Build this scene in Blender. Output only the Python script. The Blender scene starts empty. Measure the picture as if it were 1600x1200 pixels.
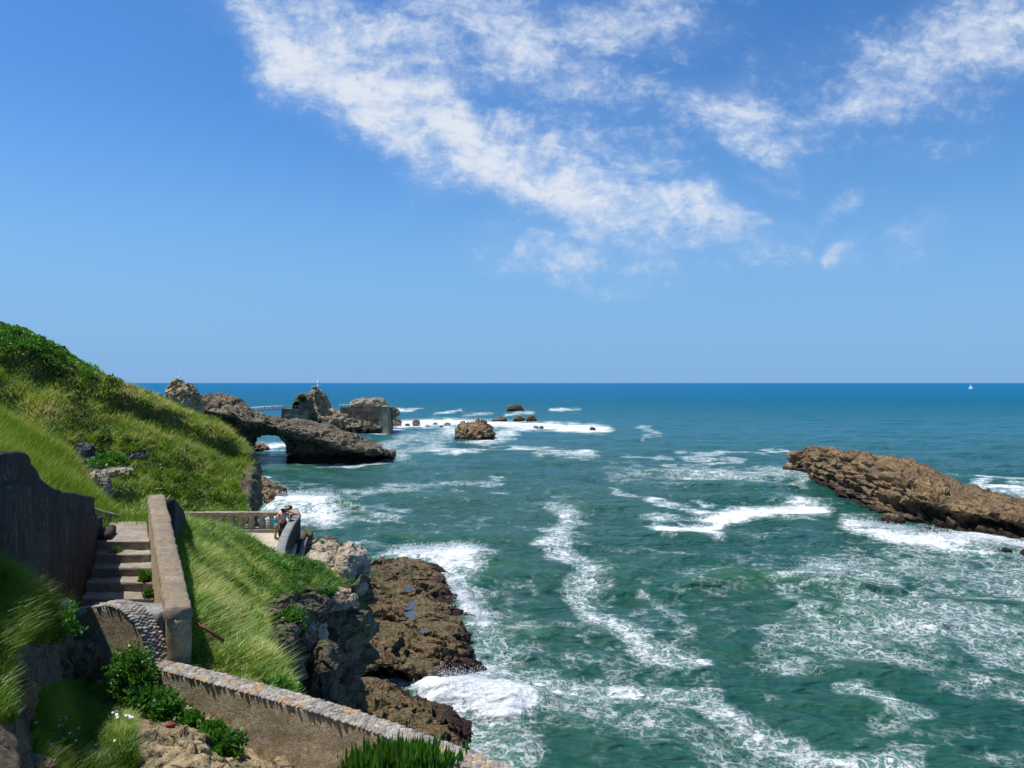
import bpy, bmesh, math, random
import numpy as np
from mathutils import Vector
random.seed(7); RNG = np.random.default_rng(7)
S = bpy.context.scene; C = S.collection
R = math.radians

# ------------------------------------------------------------------ camera, sky, sun, exposure
F, H, HZ = 1200.0, 20.0, 598.0
cd = bpy.data.cameras.new('camera'); cam = bpy.data.objects.new('camera', cd); C.objects.link(cam)
cam.location = (0, 0, H); cam.rotation_euler = (R(90), 0, 0)
cd.sensor_width = 36; cd.lens = 27; cd.shift_y = -2/1600; cd.clip_start = .1; cd.clip_end = 60000
S.camera = cam
SUN_AZ, SUN_EL = R(-86), R(66)
sv = Vector((math.sin(SUN_AZ)*math.cos(SUN_EL), math.cos(SUN_AZ)*math.cos(SUN_EL), math.sin(SUN_EL)))
sl = bpy.data.lights.new('sun', 'SUN'); sl.energy = 4.6; sl.angle = R(.5); sl.color = (1, .965, .91)
so = bpy.data.objects.new('sun', sl); C.objects.link(so); so.rotation_euler = sv.to_track_quat('Z', 'Y').to_euler(); so.location = (-60, 0, 80)
S.view_settings.view_transform = 'Standard'; S.view_settings.look = 'None'
S.view_settings.exposure = 0.4; S.view_settings.gamma = 1
S.cycles.max_bounces = 6; S.cycles.diffuse_bounces = 2; S.cycles.glossy_bounces = 3; S.cycles.transmission_bounces = 3

class NT:
    def __init__(s, nt): s.nt = nt; s.n = nt.nodes; s.l = nt.links
    def __call__(s, t, ins=None, **kw):
        n = s.n.new(t)
        for k, v in kw.items(): setattr(n, k, v)
        if ins:
            for k, v in ins.items():
                sk = n.inputs[k]
                if isinstance(v, bpy.types.NodeSocket): s.l.new(v, sk)
                else: sk.default_value = v
        return n
    def m(s, op, a, b=0., c=None, clamp=False):
        d = {0: a, 1: b}
        if c is not None: d[2] = c
        return s('ShaderNodeMath', d, operation=op, use_clamp=clamp).outputs[0]
    def mix(s, f, a, b, bt='MIX'):
        n = s.n.new('ShaderNodeMix'); n.data_type = 'RGBA'; n.blend_type = bt
        for i, v in ((0, f), (6, a), (7, b)):
            if isinstance(v, bpy.types.NodeSocket): s.l.new(v, n.inputs[i])
            else: n.inputs[i].default_value = v if i == 0 or len(v) == 4 else (*v, 1)
        return n.outputs[2]
    def ss(s, v, a, b, lo=0., hi=1.):
        return s('ShaderNodeMapRange', {'Value': v, 'From Min': a, 'From Max': b, 'To Min': lo, 'To Max': hi}, interpolation_type='SMOOTHSTEP').outputs[0]
    def noise(s, vec, sc, det=4., rough=.5, dist=0., ty=None):
        n = s('ShaderNodeTexNoise', {'Vector': vec, 'Scale': sc, 'Detail': det, 'Roughness': rough, 'Distortion': dist})
        return n.outputs[0]

w = bpy.data.worlds.new('World'); S.world = w; w.use_nodes = True
N = NT(w.node_tree); N.n.clear()
sky = N('ShaderNodeTexSky', sky_type='NISHITA', sun_disc=False, sun_elevation=SUN_EL, sun_rotation=SUN_AZ % (2*math.pi),
        altitude=0., air_density=1.0, dust_density=.35, ozone_density=2.5)
tc = N('ShaderNodeTexCoord').outputs['Generated']
sep = N('ShaderNodeSeparateXYZ', {0: tc})
dx, dy, dz = sep.outputs
yy = N.m('MAXIMUM', dy, .05)
ca = N.m('DIVIDE', dx, yy); cb = N.m('DIVIDE', dz, yy)        # tangent coordinates of the sky ahead
P0 = N('ShaderNodeCombineXYZ', {0: ca, 1: cb, 2: 0.}).outputs[0]
wn = N('ShaderNodeTexNoise', {'Vector': P0, 'Scale': 5., 'Detail': 5., 'Roughness': .6})
wv = N('ShaderNodeVectorMath', {0: wn.outputs[1], 1: (.5, .5, .5)}, operation='SUBTRACT').outputs[0]
wv = N('ShaderNodeVectorMath', {0: wv, 3: .2}, operation='SCALE').outputs[0]
PW = N('ShaderNodeVectorMath', {0: P0, 1: wv}, operation='ADD').outputs[0]
# (px, py, half length, half width, angle downwards, weight)
CL = [(440,70,150,60,52,.85),(580,150,190,62,42,.95),(720,215,200,62,36,1.),(850,275,220,62,30,1.),(1010,325,200,48,18,.85),(1130,365,130,28,10,.5),
      (560,40,190,55,20,.75),(780,60,170,70,15,.8),(850,110,110,60,10,.7),(960,30,190,60,-5,.65),(940,215,150,45,30,.55),(690,130,120,60,25,.5),
      (1150,180,110,62,15,.8),(1205,215,60,45,40,.7),(1190,285,55,16,10,.5),(1420,110,200,75,-28,.72),(1560,60,140,90,-35,.75),(1570,110,70,40,-10,.6),(1400,170,140,40,-8,.5),
      (1310,395,45,20,-35,.6),(1320,315,50,18,-10,.5),(1435,372,60,26,-15,.5),(870,405,140,32,4,.58),(790,375,60,20,10,.4),(960,430,60,14,0,.4),
      (1200,435,90,14,0,.25),(1250,350,60,18,0,.35),(330,35,60,30,30,.3),(1880,150,200,80,-10,.6),(-300,250,260,40,20,.6),(1480,520,60,10,0,.22),(1250,90,160,70,-20,.35),(640,20,260,50,5,.5),(1000,160,180,80,20,.4),(1450,230,150,30,-10,.35),(1330,240,120,40,10,.3),(1130,525,80,8,0,.2)]
acc = None
for (px, py, a, b, ang, wt) in CL:
    mp = N('ShaderNodeMapping', {'Vector': PW, 'Location': ((px-800)/F, (HZ-py)/F, 0), 'Rotation': (0, 0, -R(ang)), 'Scale': (a/F, b/F, 1)}, vector_type='TEXTURE')
    d = N('ShaderNodeVectorMath', {0: mp.outputs[0]}, operation='LENGTH').outputs[1]
    v = N.ss(d, 2.1, .1, 0., wt)
    acc = v if acc is None else N.m('SMOOTH_MAX', acc, v, .15)
mpn = N('ShaderNodeMapping', {'Vector': P0, 'Rotation': (0, 0, R(38)), 'Scale': (1., 2.3, 1)})
n1 = N.noise(mpn.outputs[0], 10.5, 9., .66, .35)
n2 = N.noise(P0, 46., 5., .6, .5)
n3 = N.noise(mpn.outputs[0], 3.2, 3., .5)
tex = N.m('ADD', N.m('MULTIPLY', n1, .8), N.m('MULTIPLY', n2, .4)); tex = N.m('ADD', tex, N.m('MULTIPLY', n3, .25))   # mean about .7
cell = N.noise(N('ShaderNodeMapping', {'Vector': PW, 'Rotation': (0, 0, R(-12)), 'Scale': (1., 2.2, 1)}).outputs[0], 42., 6., .68, .25)
cov = N.m('ADD', acc, N.m('MULTIPLY', N.m('SUBTRACT', tex, .725), 1.8)); cov = N.m('ADD', cov, N.m('MULTIPLY', N.m('SUBTRACT', cell, .5), .6))
cm = N.m('MULTIPLY', N.ss(cov, .28, 1.12), N.ss(acc, .0, .4))
cm = N.m('MULTIPLY', N.m('ADD', N.m('MULTIPLY', cm, .78), N.m('MULTIPLY', N.ss(acc, .05, 1.1), .3)), .96)
hs = N('ShaderNodeHueSaturation', {'Hue': .5, 'Saturation': 1.25, 'Value': 1., 'Color': sky.outputs[0]})
tint = N.mix(1., hs.outputs[0], (.8, 1.02, 1.22), 'MULTIPLY')
tint = N.mix(N.ss(dz, .34, .0, 0., .92), tint, (1.75, 3.6, 6.4))
cc = N.mix(N.ss(cov, .3, 1.3), (4.6, 5.7, 7.4), (6.4, 6.75, 7.5))
out = N.mix(cm, tint, cc)
bg = N('ShaderNodeBackground', {0: out, 1: .09})
ow = N('ShaderNodeOutputWorld', {0: bg.outputs[0]})

# ------------------------------------------------------------------ helpers
def Wp(px, py, Y): return ((px-800)/F*Y, Y, H-(py-HZ)/F*Y)
def Wz(px, z, Y): return ((px-800)/F*Y, Y, z)
def Ws(px, py, z=0.): return Wp(px, py, F*(H-z)/(py-HZ))
def proj(P):
    Y = np.maximum(P[..., 1], .1); return 800+F*P[..., 0]/Y, HZ+F*(H-P[..., 2])/Y

_pr = np.random.default_rng(3); PERM = _pr.permutation(4096); PERM = np.concatenate([PERM]*2)
GR = _pr.normal(size=(4096, 3)); GR /= np.linalg.norm(GR, axis=1)[:, None]
def perlin(P):
    P = np.asarray(P, float); sh = P.shape[:-1]; P = P.reshape(-1, 3)
    i = np.floor(P).astype(np.int64); f = P-i; u = f*f*f*(f*(f*6-15)+10); r = 0
    for a in (0, 1):
        for b in (0, 1):
            for c in (0, 1):
                h = PERM[(PERM[(PERM[(i[:, 0]+a) & 4095]+i[:, 1]+b) & 4095]+i[:, 2]+c) & 4095]
                g = GR[h]; d = g[:, 0]*(f[:, 0]-a)+g[:, 1]*(f[:, 1]-b)+g[:, 2]*(f[:, 2]-c)
                r = r+d*(u[:, 0] if a else 1-u[:, 0])*(u[:, 1] if b else 1-u[:, 1])*(u[:, 2] if c else 1-u[:, 2])
    return (r*1.6).reshape(sh)
def fbm(P, o=4, g=.5, l=2.03):
    P = np.asarray(P, float); s = 0; a = 1
    for k in range(o): s = s+a*perlin(P+k*17.3); a *= g; P = P*l
    return s
def ridged(P, o=4, g=.5, l=2.07):
    P = np.asarray(P, float); s = 0; a = 1
    for k in range(o): s = s+a*(1-2*np.abs(perlin(P+k*9.1))); a *= g; P = P*l
    return s
def facets(P, seed=0):
    """broken-rock blocks: every Voronoi cell gets its own tilted plane"""
    P = np.asarray(P, float); sh = P.shape[:-1]; P = P.reshape(-1, 3)+seed*3.7
    P = P+.25*np.stack([perlin(P*1.3+5), perlin(P*1.3+25), perlin(P*1.3+45)], 1)
    i0 = np.floor(P).astype(np.int64); best = np.full(len(P), 1e9); val = np.zeros(len(P))
    for a in (-1, 0, 1):
        for b in (-1, 0, 1):
            for c in (-1, 0, 1):
                h = PERM[(PERM[(PERM[(i0[:, 0]+a) & 4095]+i0[:, 1]+b) & 4095]+i0[:, 2]+c) & 4095]
                q = i0+np.array([a, b, c])+.5+.45*GR[h]; e = P-q; d = (e*e).sum(1); m = d < best
                best = np.where(m, d, best); val = np.where(m, (e*GR[(h*7+11) & 4095]).sum(1)*1.5+GR[(h*5+3) & 4095][:, 0]*.5, val)
    return val.reshape(sh)
def sstep(x, a, b): t = np.clip((x-a)/(b-a), 0, 1); return t*t*(3-2*t)

def tag(o, label=None, cat=None, group=None, kind=None):
    for k, v in (('label', label), ('category', cat), ('group', group), ('kind', kind)):
        if v: o[k] = v
    return o
def npmesh(name, V, faces, mat, parent=None, smooth=True, loc=None, attrs=None):
    """faces: (n,3) or (n,4) int array, or list of such arrays"""
    V = np.asarray(V, np.float32).reshape(-1, 3)
    if loc is None: loc = (0, 0, 0) if parent is None else tuple(parent.get('_o', (0, 0, 0)))
    me = bpy.data.meshes.new(name)
    me.vertices.add(len(V)); me.vertices.foreach_set('co', (V-np.array(loc, np.float32)).ravel())
    fl = faces if isinstance(faces, list) else [faces]; fl = [np.asarray(f, np.int32) for f in fl if len(f)]
    tot = sum(f.size for f in fl); npoly = sum(len(f) for f in fl)
    me.loops.add(tot); me.loops.foreach_set('vertex_index', np.concatenate([f.ravel() for f in fl]))
    me.polygons.add(npoly); st = []; o = 0
    for f in fl: st.append(o+np.arange(len(f))*f.shape[1]); o += f.size
    me.polygons.foreach_set('loop_start', np.concatenate(st).astype(np.int32))
    if attrs:
        for k, v in attrs.items():
            at = me.attributes.new(k, 'FLOAT', 'POINT'); at.data.foreach_set('value', np.asarray(v, np.float32).ravel())
    me.update(calc_edges=True)
    me.polygons.foreach_set('use_smooth', np.full(npoly, smooth)); me.update()
    if mat: me.materials.append(mat)
    o = bpy.data.objects.new(name, me); C.objects.link(o)
    if parent is None: o.location = loc
    else: o.parent = parent
    return o
def empty(name, loc):
    o = bpy.data.objects.new(name, None); C.objects.link(o); o.location = loc; o['_o'] = loc; o.empty_display_size = .3; return o
def gridfaces(n, m, wrap=False):
    i, j = np.meshgrid(np.arange(n-1), np.arange(m if wrap else m-1), indexing='ij'); j2 = (j+1) % m
    return np.stack([i*m+j, i*m+j2, (i+1)*m+j2, (i+1)*m+j], -1).reshape(-1, 4)
def crom(A, n, closed=False):
    """Catmull-Rom along axis 0"""
    k = len(A); t = np.linspace(0, k if closed else k-1, n, endpoint=not closed)
    i = np.floor(t).astype(int)
    if not closed: i = np.minimum(i, k-2)
    f = (t-i).reshape((-1,)+(1,)*(A.ndim-1))
    g = (lambda q: A[q % k]) if closed else (lambda q: A[np.clip(q, 0, k-1)])
    a, b, c, d = g(i-1), g(i), g(i+1), g(i+2)
    return .5*((2*b)+(c-a)*f+(2*a-5*b+4*c-d)*f*f+(3*b-a-3*c+d)*f**3)
def surf(Cg, n, m, closed=False):
    A = np.array(Cg, float); A = crom(A, n); A = np.swapaxes(crom(np.swapaxes(A, 0, 1), m, closed), 0, 1); return A
def normals(G, wrap=False):
    du = np.gradient(G, axis=0)
    dv = (np.roll(G, -1, 1)-np.roll(G, 1, 1)) if wrap else np.gradient(G, axis=1)
    n = np.cross(du, dv); return n/np.maximum(np.linalg.norm(n, axis=-1, keepdims=True), 1e-9)
def sample(G, cnt, dens=None):
    """random points on a grid surface -> points, normals"""
    a = G[:-1, :-1]; b = G[1:, :-1]; c = G[:-1, 1:]
    ar = np.linalg.norm(np.cross(b-a, c-a), axis=-1)
    if dens is not None: ar = ar*dens((a+b+c)/3)
    p = ar.ravel()/ar.sum(); k = RNG.choice(len(p), cnt, p=p); i, j = np.divmod(k, ar.shape[1])
    u = RNG.random(cnt)[:, None]; v = RNG.random(cnt)[:, None]
    P = (G[i, j]*(1-u)+G[i+1, j]*u)*(1-v)+(G[i, j+1]*(1-u)+G[i+1, j+1]*u)*v
    n = np.cross(G[i+1, j]-G[i, j], G[i, j+1]-G[i, j]); n /= np.maximum(np.linalg.norm(n, axis=1)[:, None], 1e-9); n *= np.sign(n[:, 2:3]+1e-9)
    return P, n

# ------------------------------------------------------------------ materials
def newmat(name):
    m = bpy.data.materials.new(name); m.use_nodes = True; t = NT(m.node_tree); t.n.clear(); return m, t
def finish(t, col, rough=.85, bump=None, bs=.5, bd=.05, spec=.3, extra=None):
    ins = {'Base Color': col, 'Roughness': rough, 'Specular IOR Level': spec}
    if bump is not None:
        b = t('ShaderNodeBump', {'Strength': bs, 'Distance': bd, 'Height': bump}); ins['Normal'] = b.outputs[0]
    if extra: ins.update(extra)
    p = t('ShaderNodeBsdfPrincipled', {k: (v if isinstance(v, bpy.types.NodeSocket) or not isinstance(v, tuple) or len(v) == 4 else (*v, 1)) for k, v in ins.items()})
    t('ShaderNodeOutputMaterial', {0: p.outputs[0]}); return p
def rockmat(name, dark, mid, light, sc=1., bd=.3, strata=(.25, .1, 1.), wet=None, moss=None, lichen=None, pits=.5, alt=None):
    """three colours by noise, strata seams, dark pits; wet=(z, width, colour) sea-worn dark base; moss=(colour, amount)"""
    m, t = newmat(name)
    pos = t('ShaderNodeNewGeometry').outputs['Position']
    mp = t('ShaderNodeMapping', {'Vector': pos, 'Rotation': (R(8), R(14), 0), 'Scale': strata}).outputs[0]
    a = t.noise(pos, .35*sc, 6., .65, .4); s1 = t.noise(mp, 1.6*sc, 7., .7, .6); fine = t.noise(pos, 3.5*sc, 6., .72, .2)
    vo = t('ShaderNodeTexVoronoi', {'Vector': t('ShaderNodeVectorMath', {0: pos, 1: t('ShaderNodeVectorMath', {0: t('ShaderNodeTexNoise', {'Vector': pos, 'Scale': sc*1.2, 'Detail': 3.}).outputs[1], 3: .8/sc}, operation='SCALE').outputs[0]}, operation='ADD').outputs[0], 'Scale': 1.1*sc, 'Randomness': 1.}, feature='DISTANCE_TO_EDGE').outputs[0]
    crack = t.ss(vo, .0, .06)
    if alt:
        af = t('ShaderNodeAttribute', attribute_name='alt').outputs['Fac']; af = t.ss(t.m('ADD', af, t.m('MULTIPLY', t.m('SUBTRACT', fine, .5), .8)), .4, .6)
        mid = t.mix(af, mid, alt[1]); light0 = light; light = t.mix(af, light, alt[2])
    c = t.mix(t.ss(a, .38, .62), mid, light); c = t.mix(t.ss(s1, .53, .34), c, dark)
    c = t.mix(t.m('MULTIPLY', t.ss(fine, .47, .35), pits), c, tuple(x*.35 for x in dark))
    c = t.mix(t.m('MULTIPLY', t.m('SUBTRACT', 1., crack), .55*pits), c, tuple(x*.3 for x in dark))
    c = t.mix(t.ss(t.noise(pos, 9.*sc, 3., .6), .35, .7, .0, .35), c, tuple(min(1, x*1.25) for x in (light0 if alt else light)))
    z = t('ShaderNodeSeparateXYZ', {0: pos}).outputs[2]
    if moss:
        up = t('ShaderNodeSeparateXYZ', {0: t('ShaderNodeNewGeometry').outputs['Normal']}).outputs[2]
        c = t.mix(t.m('MULTIPLY', t.ss(t.m('ADD', a, t.m('MULTIPLY', up, .12)), .56-moss[1]*.2, .72-moss[1]*.2), t.ss(fine, .3, .55)), c, moss[0])
    if lichen: c = t.mix(t.ss(t.noise(pos, 2.2*sc, 5., .7, .5), .58, .64), c, lichen)
    if wet:
        zz = t.m('ADD', z, t.m('MULTIPLY', t.m('SUBTRACT', a, .5), wet[1]*2))
        c = t.mix(t.ss(zz, wet[0], wet[0]+wet[1], 1., 0.), c, wet[2])
    h = t.m('ADD', t.m('MULTIPLY', s1, .8), t.m('MULTIPLY', fine, .5)); h = t.m('ADD', h, t.m('MULTIPLY', crack, .25*pits*2))
    finish(t, c, .85, h, 1., bd)
    return m
M = {}
M['arch'] = rockmat('arch_stone', (.035, .028, .02), (.135, .11, .073), (.28, .225, .145), .7, .9, (.4, .4, 1.6), wet=(1.2, 1.2, (.03, .02, .014)))
M['gold'] = rockmat('golden_stone', (.1, .07, .04), (.4, .28, .14), (.55, .42, .24), .55, .7, (.5, .5, 1.), moss=((.07, .1, .035), -.25))
M['farrock'] = rockmat('far_stone', (.05, .038, .026), (.22, .165, .1), (.38, .31, .2), .4, .8, (.5, .5, 1.3), wet=(1.5, 1.5, (.025, .02, .016)))
M['brown'] = rockmat('brown_stone', (.05, .03, .017), (.2, .13, .07), (.34, .23, .12), .6, .4, (.3, .3, 2.2), wet=(.5, 1.1, (.028, .016, .012)))
M['slab'] = rockmat('slab_stone', (.035, .024, .016), (.12, .08, .045), (.25, .165, .08), .6, .35, (1.7, .13, 2.2), wet=(.7, 1.0, (.028, .018, .012)))
M['shelf'] = rockmat('shelf_stone', (.045, .028, .015), (.15, .098, .045), (.25, .17, .085), 1.7, .3, (.6, .6, 1.), wet=(.62, .75, (.035, .015, .012)), moss=((.06, .075, .018), -.1), pits=.85)
M['cliff'] = rockmat('cliff_stone', (.016, .012, .008), (.065, .047, .03), (.2, .15, .095), 1.2, .2, (.7, .7, 1.2), moss=((.05, .09, .015), .05))
M['pale'] = rockmat('pale_stone', (.09, .07, .045), (.28, .225, .15), (.43, .36, .255), 1.6, .1, (.6, .6, 1.4))
M['sand'] = rockmat('sandstone', (.12, .085, .05), (.34, .26, .14), (.5, .4, .22), 2.6, .1, (.7, .7, 1.3), moss=((.1, .1, .03), .0))
M['soil'] = rockmat('bank_soil', (.03, .024, .014), (.085, .066, .038), (.17, .13, .07), 2.2, .1, (.8, .8, 1.), alt=(None, (.3, .22, .12), (.46, .36, .2)))
M['turf'] = rockmat('turf_soil', (.03, .04, .012), (.06, .085, .02), (.15, .14, .055), 1.6, .2, (1., 1., 1.), moss=((.04, .09, .012), .5))
M['grayrock'] = rockmat('gully_stone', (.025, .025, .026), (.06, .062, .064), (.16, .155, .145), 1.6, .2, (.8, .8, 1.))

def wallmat(name, c1, c2, dark, stain=.5, lichen=None, sc=1., bd=.02, streak=True, joints=False, pale=None):
    m, t = newmat(name)
    pos = t('ShaderNodeNewGeometry').outputs['Position']
    mp = t('ShaderNodeMapping', {'Vector': pos, 'Scale': (1., 1., .18 if streak else 1.)}).outputs[0]
    a = t.noise(pos, 1.4*sc, 5., .65, .3); s = t.noise(mp, 5.*sc, 6., .7, .4); f = t.noise(pos, 38.*sc, 4., .7); g = t.noise(pos, 11.*sc, 5., .7)
    c = t.mix(t.ss(a, .36, .64), c1, c2); c = t.mix(t.m('MULTIPLY', t.ss(s, .44, .66), stain), c, dark)
    c = t.mix(t.ss(g, .6, .42, 0., .4), c, dark); c = t.mix(t.ss(f, .56, .74, 0., .55), c, tuple(min(1, x*1.7) for x in c2)); c = t.mix(t.ss(f, .44, .3, 0., .5), c, dark)
    if lichen:
        l = t.noise(pos, 3.2*sc, 5., .75, .8)
        c = t.mix(t.ss(l, .57, .62, 0., .85), c, lichen)
        c = t.mix(t.ss(t.noise(pos, 7.*sc, 4., .7, .2), .68, .7, 0., .7), c, (.6, .58, .5))
    if pale:
        c = t.mix(t.m('MULTIPLY', t.ss(t.noise(mp, 3.3*sc, 7., .75, .8), .5, .68), t.ss(g, .42, .62, 0., .9)), c, pale); c = t.mix(t.ss(t.noise(pos, 2.1, 6., .8, .4), .6, .66, 0., .35), c, pale)
    h = t.m('ADD', t.m('MULTIPLY', f, .5), g)
    if joints:
        br = t('ShaderNodeTexBrick', {'Vector': t('ShaderNodeMapping', {'Vector': pos, 'Rotation': (R(90), 0, 0)}).outputs[0], 'Scale': 1., 'Mortar Size': .06, 'Brick Width': 1.3, 'Row Height': .6})
        c = t.mix(t.m('MULTIPLY', br.outputs[1], .6), c, dark)
    finish(t, c, .9, h, .9, bd); return m
M['conc'] = wallmat('weathered_concrete', (.25, .2, .14), (.33, .27, .19), (.12, .09, .06), .5, (.36, .22, .07), 1.6, .03, False)
M['step'] = wallmat('step_concrete', (.24, .2, .155), (.34, .3, .24), (.13, .1, .075), .4, None, 1., .015, False)
M['darkwall'] = wallmat('shade_darkened_render', (.022, .018, .014), (.05, .039, .027), (.014, .012, .01), .6, None, .9, .045, pale=(.16, .14, .11))  # render darkened to carry the walls' shade; pale streaks are its own
M['stucco'] = wallmat('rough_brown_render', (.42, .33, .2), (.54, .44, .29), (.2, .14, .08), .35, (.36, .19, .04), 1.8, .035, False)
M['gray'] = wallmat('grey_cement', (.2, .2, .19), (.3, .295, .275), (.09, .09, .085), .4, None, 1.5, .02, False)
M['balu'] = wallmat('old_cast_concrete', (.3, .24, .165), (.42, .35, .25), (.1, .08, .055), .4, None, 1.5, .02, False)
M['floor'] = wallmat('sandy_paving', (.42, .36, .27), (.52, .46, .36), (.3, .25, .18), .3, None, .8, .01, False)
M['farwall'] = wallmat('sea_wall_stone', (.07, .058, .045), (.15, .12, .085), (.035, .03, .025), .6, None, .25, .1, True, True)
M['farmason'] = wallmat('masonry', (.17, .145, .1), (.26, .22, .16), (.08, .065, .05), .4, None, .3, .1, False, True)
M['buttress'] = wallmat('sun_lightened_stone', (.34, .27, .17), (.45, .38, .26), (.1, .075, .045), .5, None, .25, .1)  # stone lightened as if sunlit, since the sun misses its front

def simple(name, col, rough=.6, var=.25, sc=20., metal=0., spec=.4):
    m, t = newmat(name); pos = t('ShaderNodeNewGeometry').outputs['Position']
    n = t.noise(pos, sc, 4., .6); c = t.mix(t.ss(n, .3, .7), tuple(x*(1-var) for x in col), tuple(min(1, x*(1+var)) for x in col))
    finish(t, c, rough, n, .3, .004, spec, {'Metallic': metal}); return m
M['white'] = simple('white_paint', (.8, .8, .8), .5, .06)
M['rust'] = simple('rusty_iron', (.2, .06, .03), .9, .5, 40.)
M['skin'] = simple('skin', (.5, .25, .17), .6, .08); M['skin2'] = simple('tanned_skin', (.4, .19, .12), .6, .08)
M['hair'] = simple('dark_hair', (.022, .014, .01), .6, .3); M['blue'] = simple('turquoise_cloth', (.01, .36, .62), .8, .08)
M['olive'] = simple('olive_cloth', (.2, .22, .1), .85, .1); M['lilac'] = simple('lilac_cloth', (.42, .38, .48), .85, .1)
M['black'] = simple('black_cloth', (.03, .028, .025), .85, .2); M['navy'] = simple('navy_cloth', (.03, .04, .12), .85, .2)
M['red'] = simple('red_cloth', (.5, .05, .04), .85, .1); M['straw'] = simple('straw_hat', (.62, .55, .4), .85, .12)
M['stem'] = simple('woody_stem', (.1, .07, .04), .9, .3); M['dark'] = simple('painted_tunnel_shade', (.01, .009, .008), .95, .2)  # dark: near-black colour in place of the shade within the tunnel
M['gull'] = simple('gull_feathers', (.75, .76, .78), .7, .05); M['roof'] = simple('dark_roof', (.06, .05, .045), .8, .2, 6.)
M['cobA'] = simple('cobble_stone', (.27, .25, .22), .7, .4, 9.)

def foliage(name, ramp, transl=.35):
    m, t = newmat(name)
    a = t('ShaderNodeAttribute', attribute_name='tint').outputs['Fac']
    r = t('ShaderNodeValToRGB', {0: a}); e = r.color_ramp.elements
    while len(e) < len(ramp): e.new(.5)
    for el, (p, c) in zip(e, ramp): el.position = p; el.color = (*c, 1)
    d = t('ShaderNodeBsdfDiffuse', {0: r.outputs[0]}); tr = t('ShaderNodeBsdfTranslucent', {0: t.mix(1., r.outputs[0], (1.1, 1.25, .5), 'MULTIPLY')})
    g = t('ShaderNodeBsdfGlossy', {0: (1, 1, 1, 1), 1: .45})
    mx = t('ShaderNodeMixShader', {0: transl, 1: d.outputs[0], 2: tr.outputs[0]})
    mx2 = t('ShaderNodeMixShader', {0: .025, 1: mx.outputs[0], 2: g.outputs[0]})
    t('ShaderNodeOutputMaterial', {0: mx2.outputs[0]}); return m
M['grass'] = foliage('grass_blades', [(0, (.04, .1, .008)), (.35, (.12, .23, .016)), (.6, (.24, .32, .038)), (.8, (.4, .38, .11)), (1., (.5, .42, .2))])
M['scrub'] = foliage('scrub_leaves', [(0, (.018, .045, .008)), (.4, (.045, .1, .012)), (.7, (.1, .15, .025)), (1., (.26, .24, .07))])
M['leaf'] = foliage('shrub_leaves', [(0, (.025, .075, .01)), (.5, (.06, .17, .018)), (1., (.13, .27, .03))])
M['daisy'] = simple('white_petals', (.8, .8, .78), .7, .03)

# ------------------------------------------------------------------ plants
def blades(name, P, Nn, L, Wd, tint, mat, bend=.5, wind=(.35, -.1), parent=None, seg=2, up=.75):
    n = len(P); ang = RNG.random(n)*2*math.pi
    lean = np.stack([np.cos(ang), np.sin(ang), np.zeros(n)], 1)*(RNG.random(n)[:, None]*bend)+np.array([wind[0], wind[1], 0])*RNG.random(n)[:, None]
    upv = Nn*(1-up)+np.array([0, 0, 1])*up; upv /= np.linalg.norm(upv, axis=1)[:, None]
    a2 = RNG.random(n)*math.pi; side = np.stack([np.cos(a2), np.sin(a2)*.6, np.zeros(n)], 1)
    L = L[:, None]; Wd = Wd[:, None]
    b = P-upv*L*.08; mid = P+upv*L*.55+lean*L*.3; tip = P+upv*L*.9+lean*L*1.05
    if seg == 2:
        V = np.stack([b-side*Wd*.5, b+side*Wd*.5, mid+side*Wd*.4, mid-side*Wd*.4, tip], 1).reshape(-1, 3)
        k = np.arange(n)[:, None]*5; fc = [k+np.array([[0, 1, 2, 3]]), k+np.array([[3, 2, 4]])]; rep = 5
    else:
        V = np.stack([b-side*Wd*.5, b+side*Wd*.5, tip], 1).reshape(-1, 3); k = np.arange(n)[:, None]*3; fc = [k+np.array([[0, 1, 2]])]; rep = 3
    return npmesh(name, V, fc, mat, parent, False, attrs={'tint': np.repeat(tint, rep)})
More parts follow.
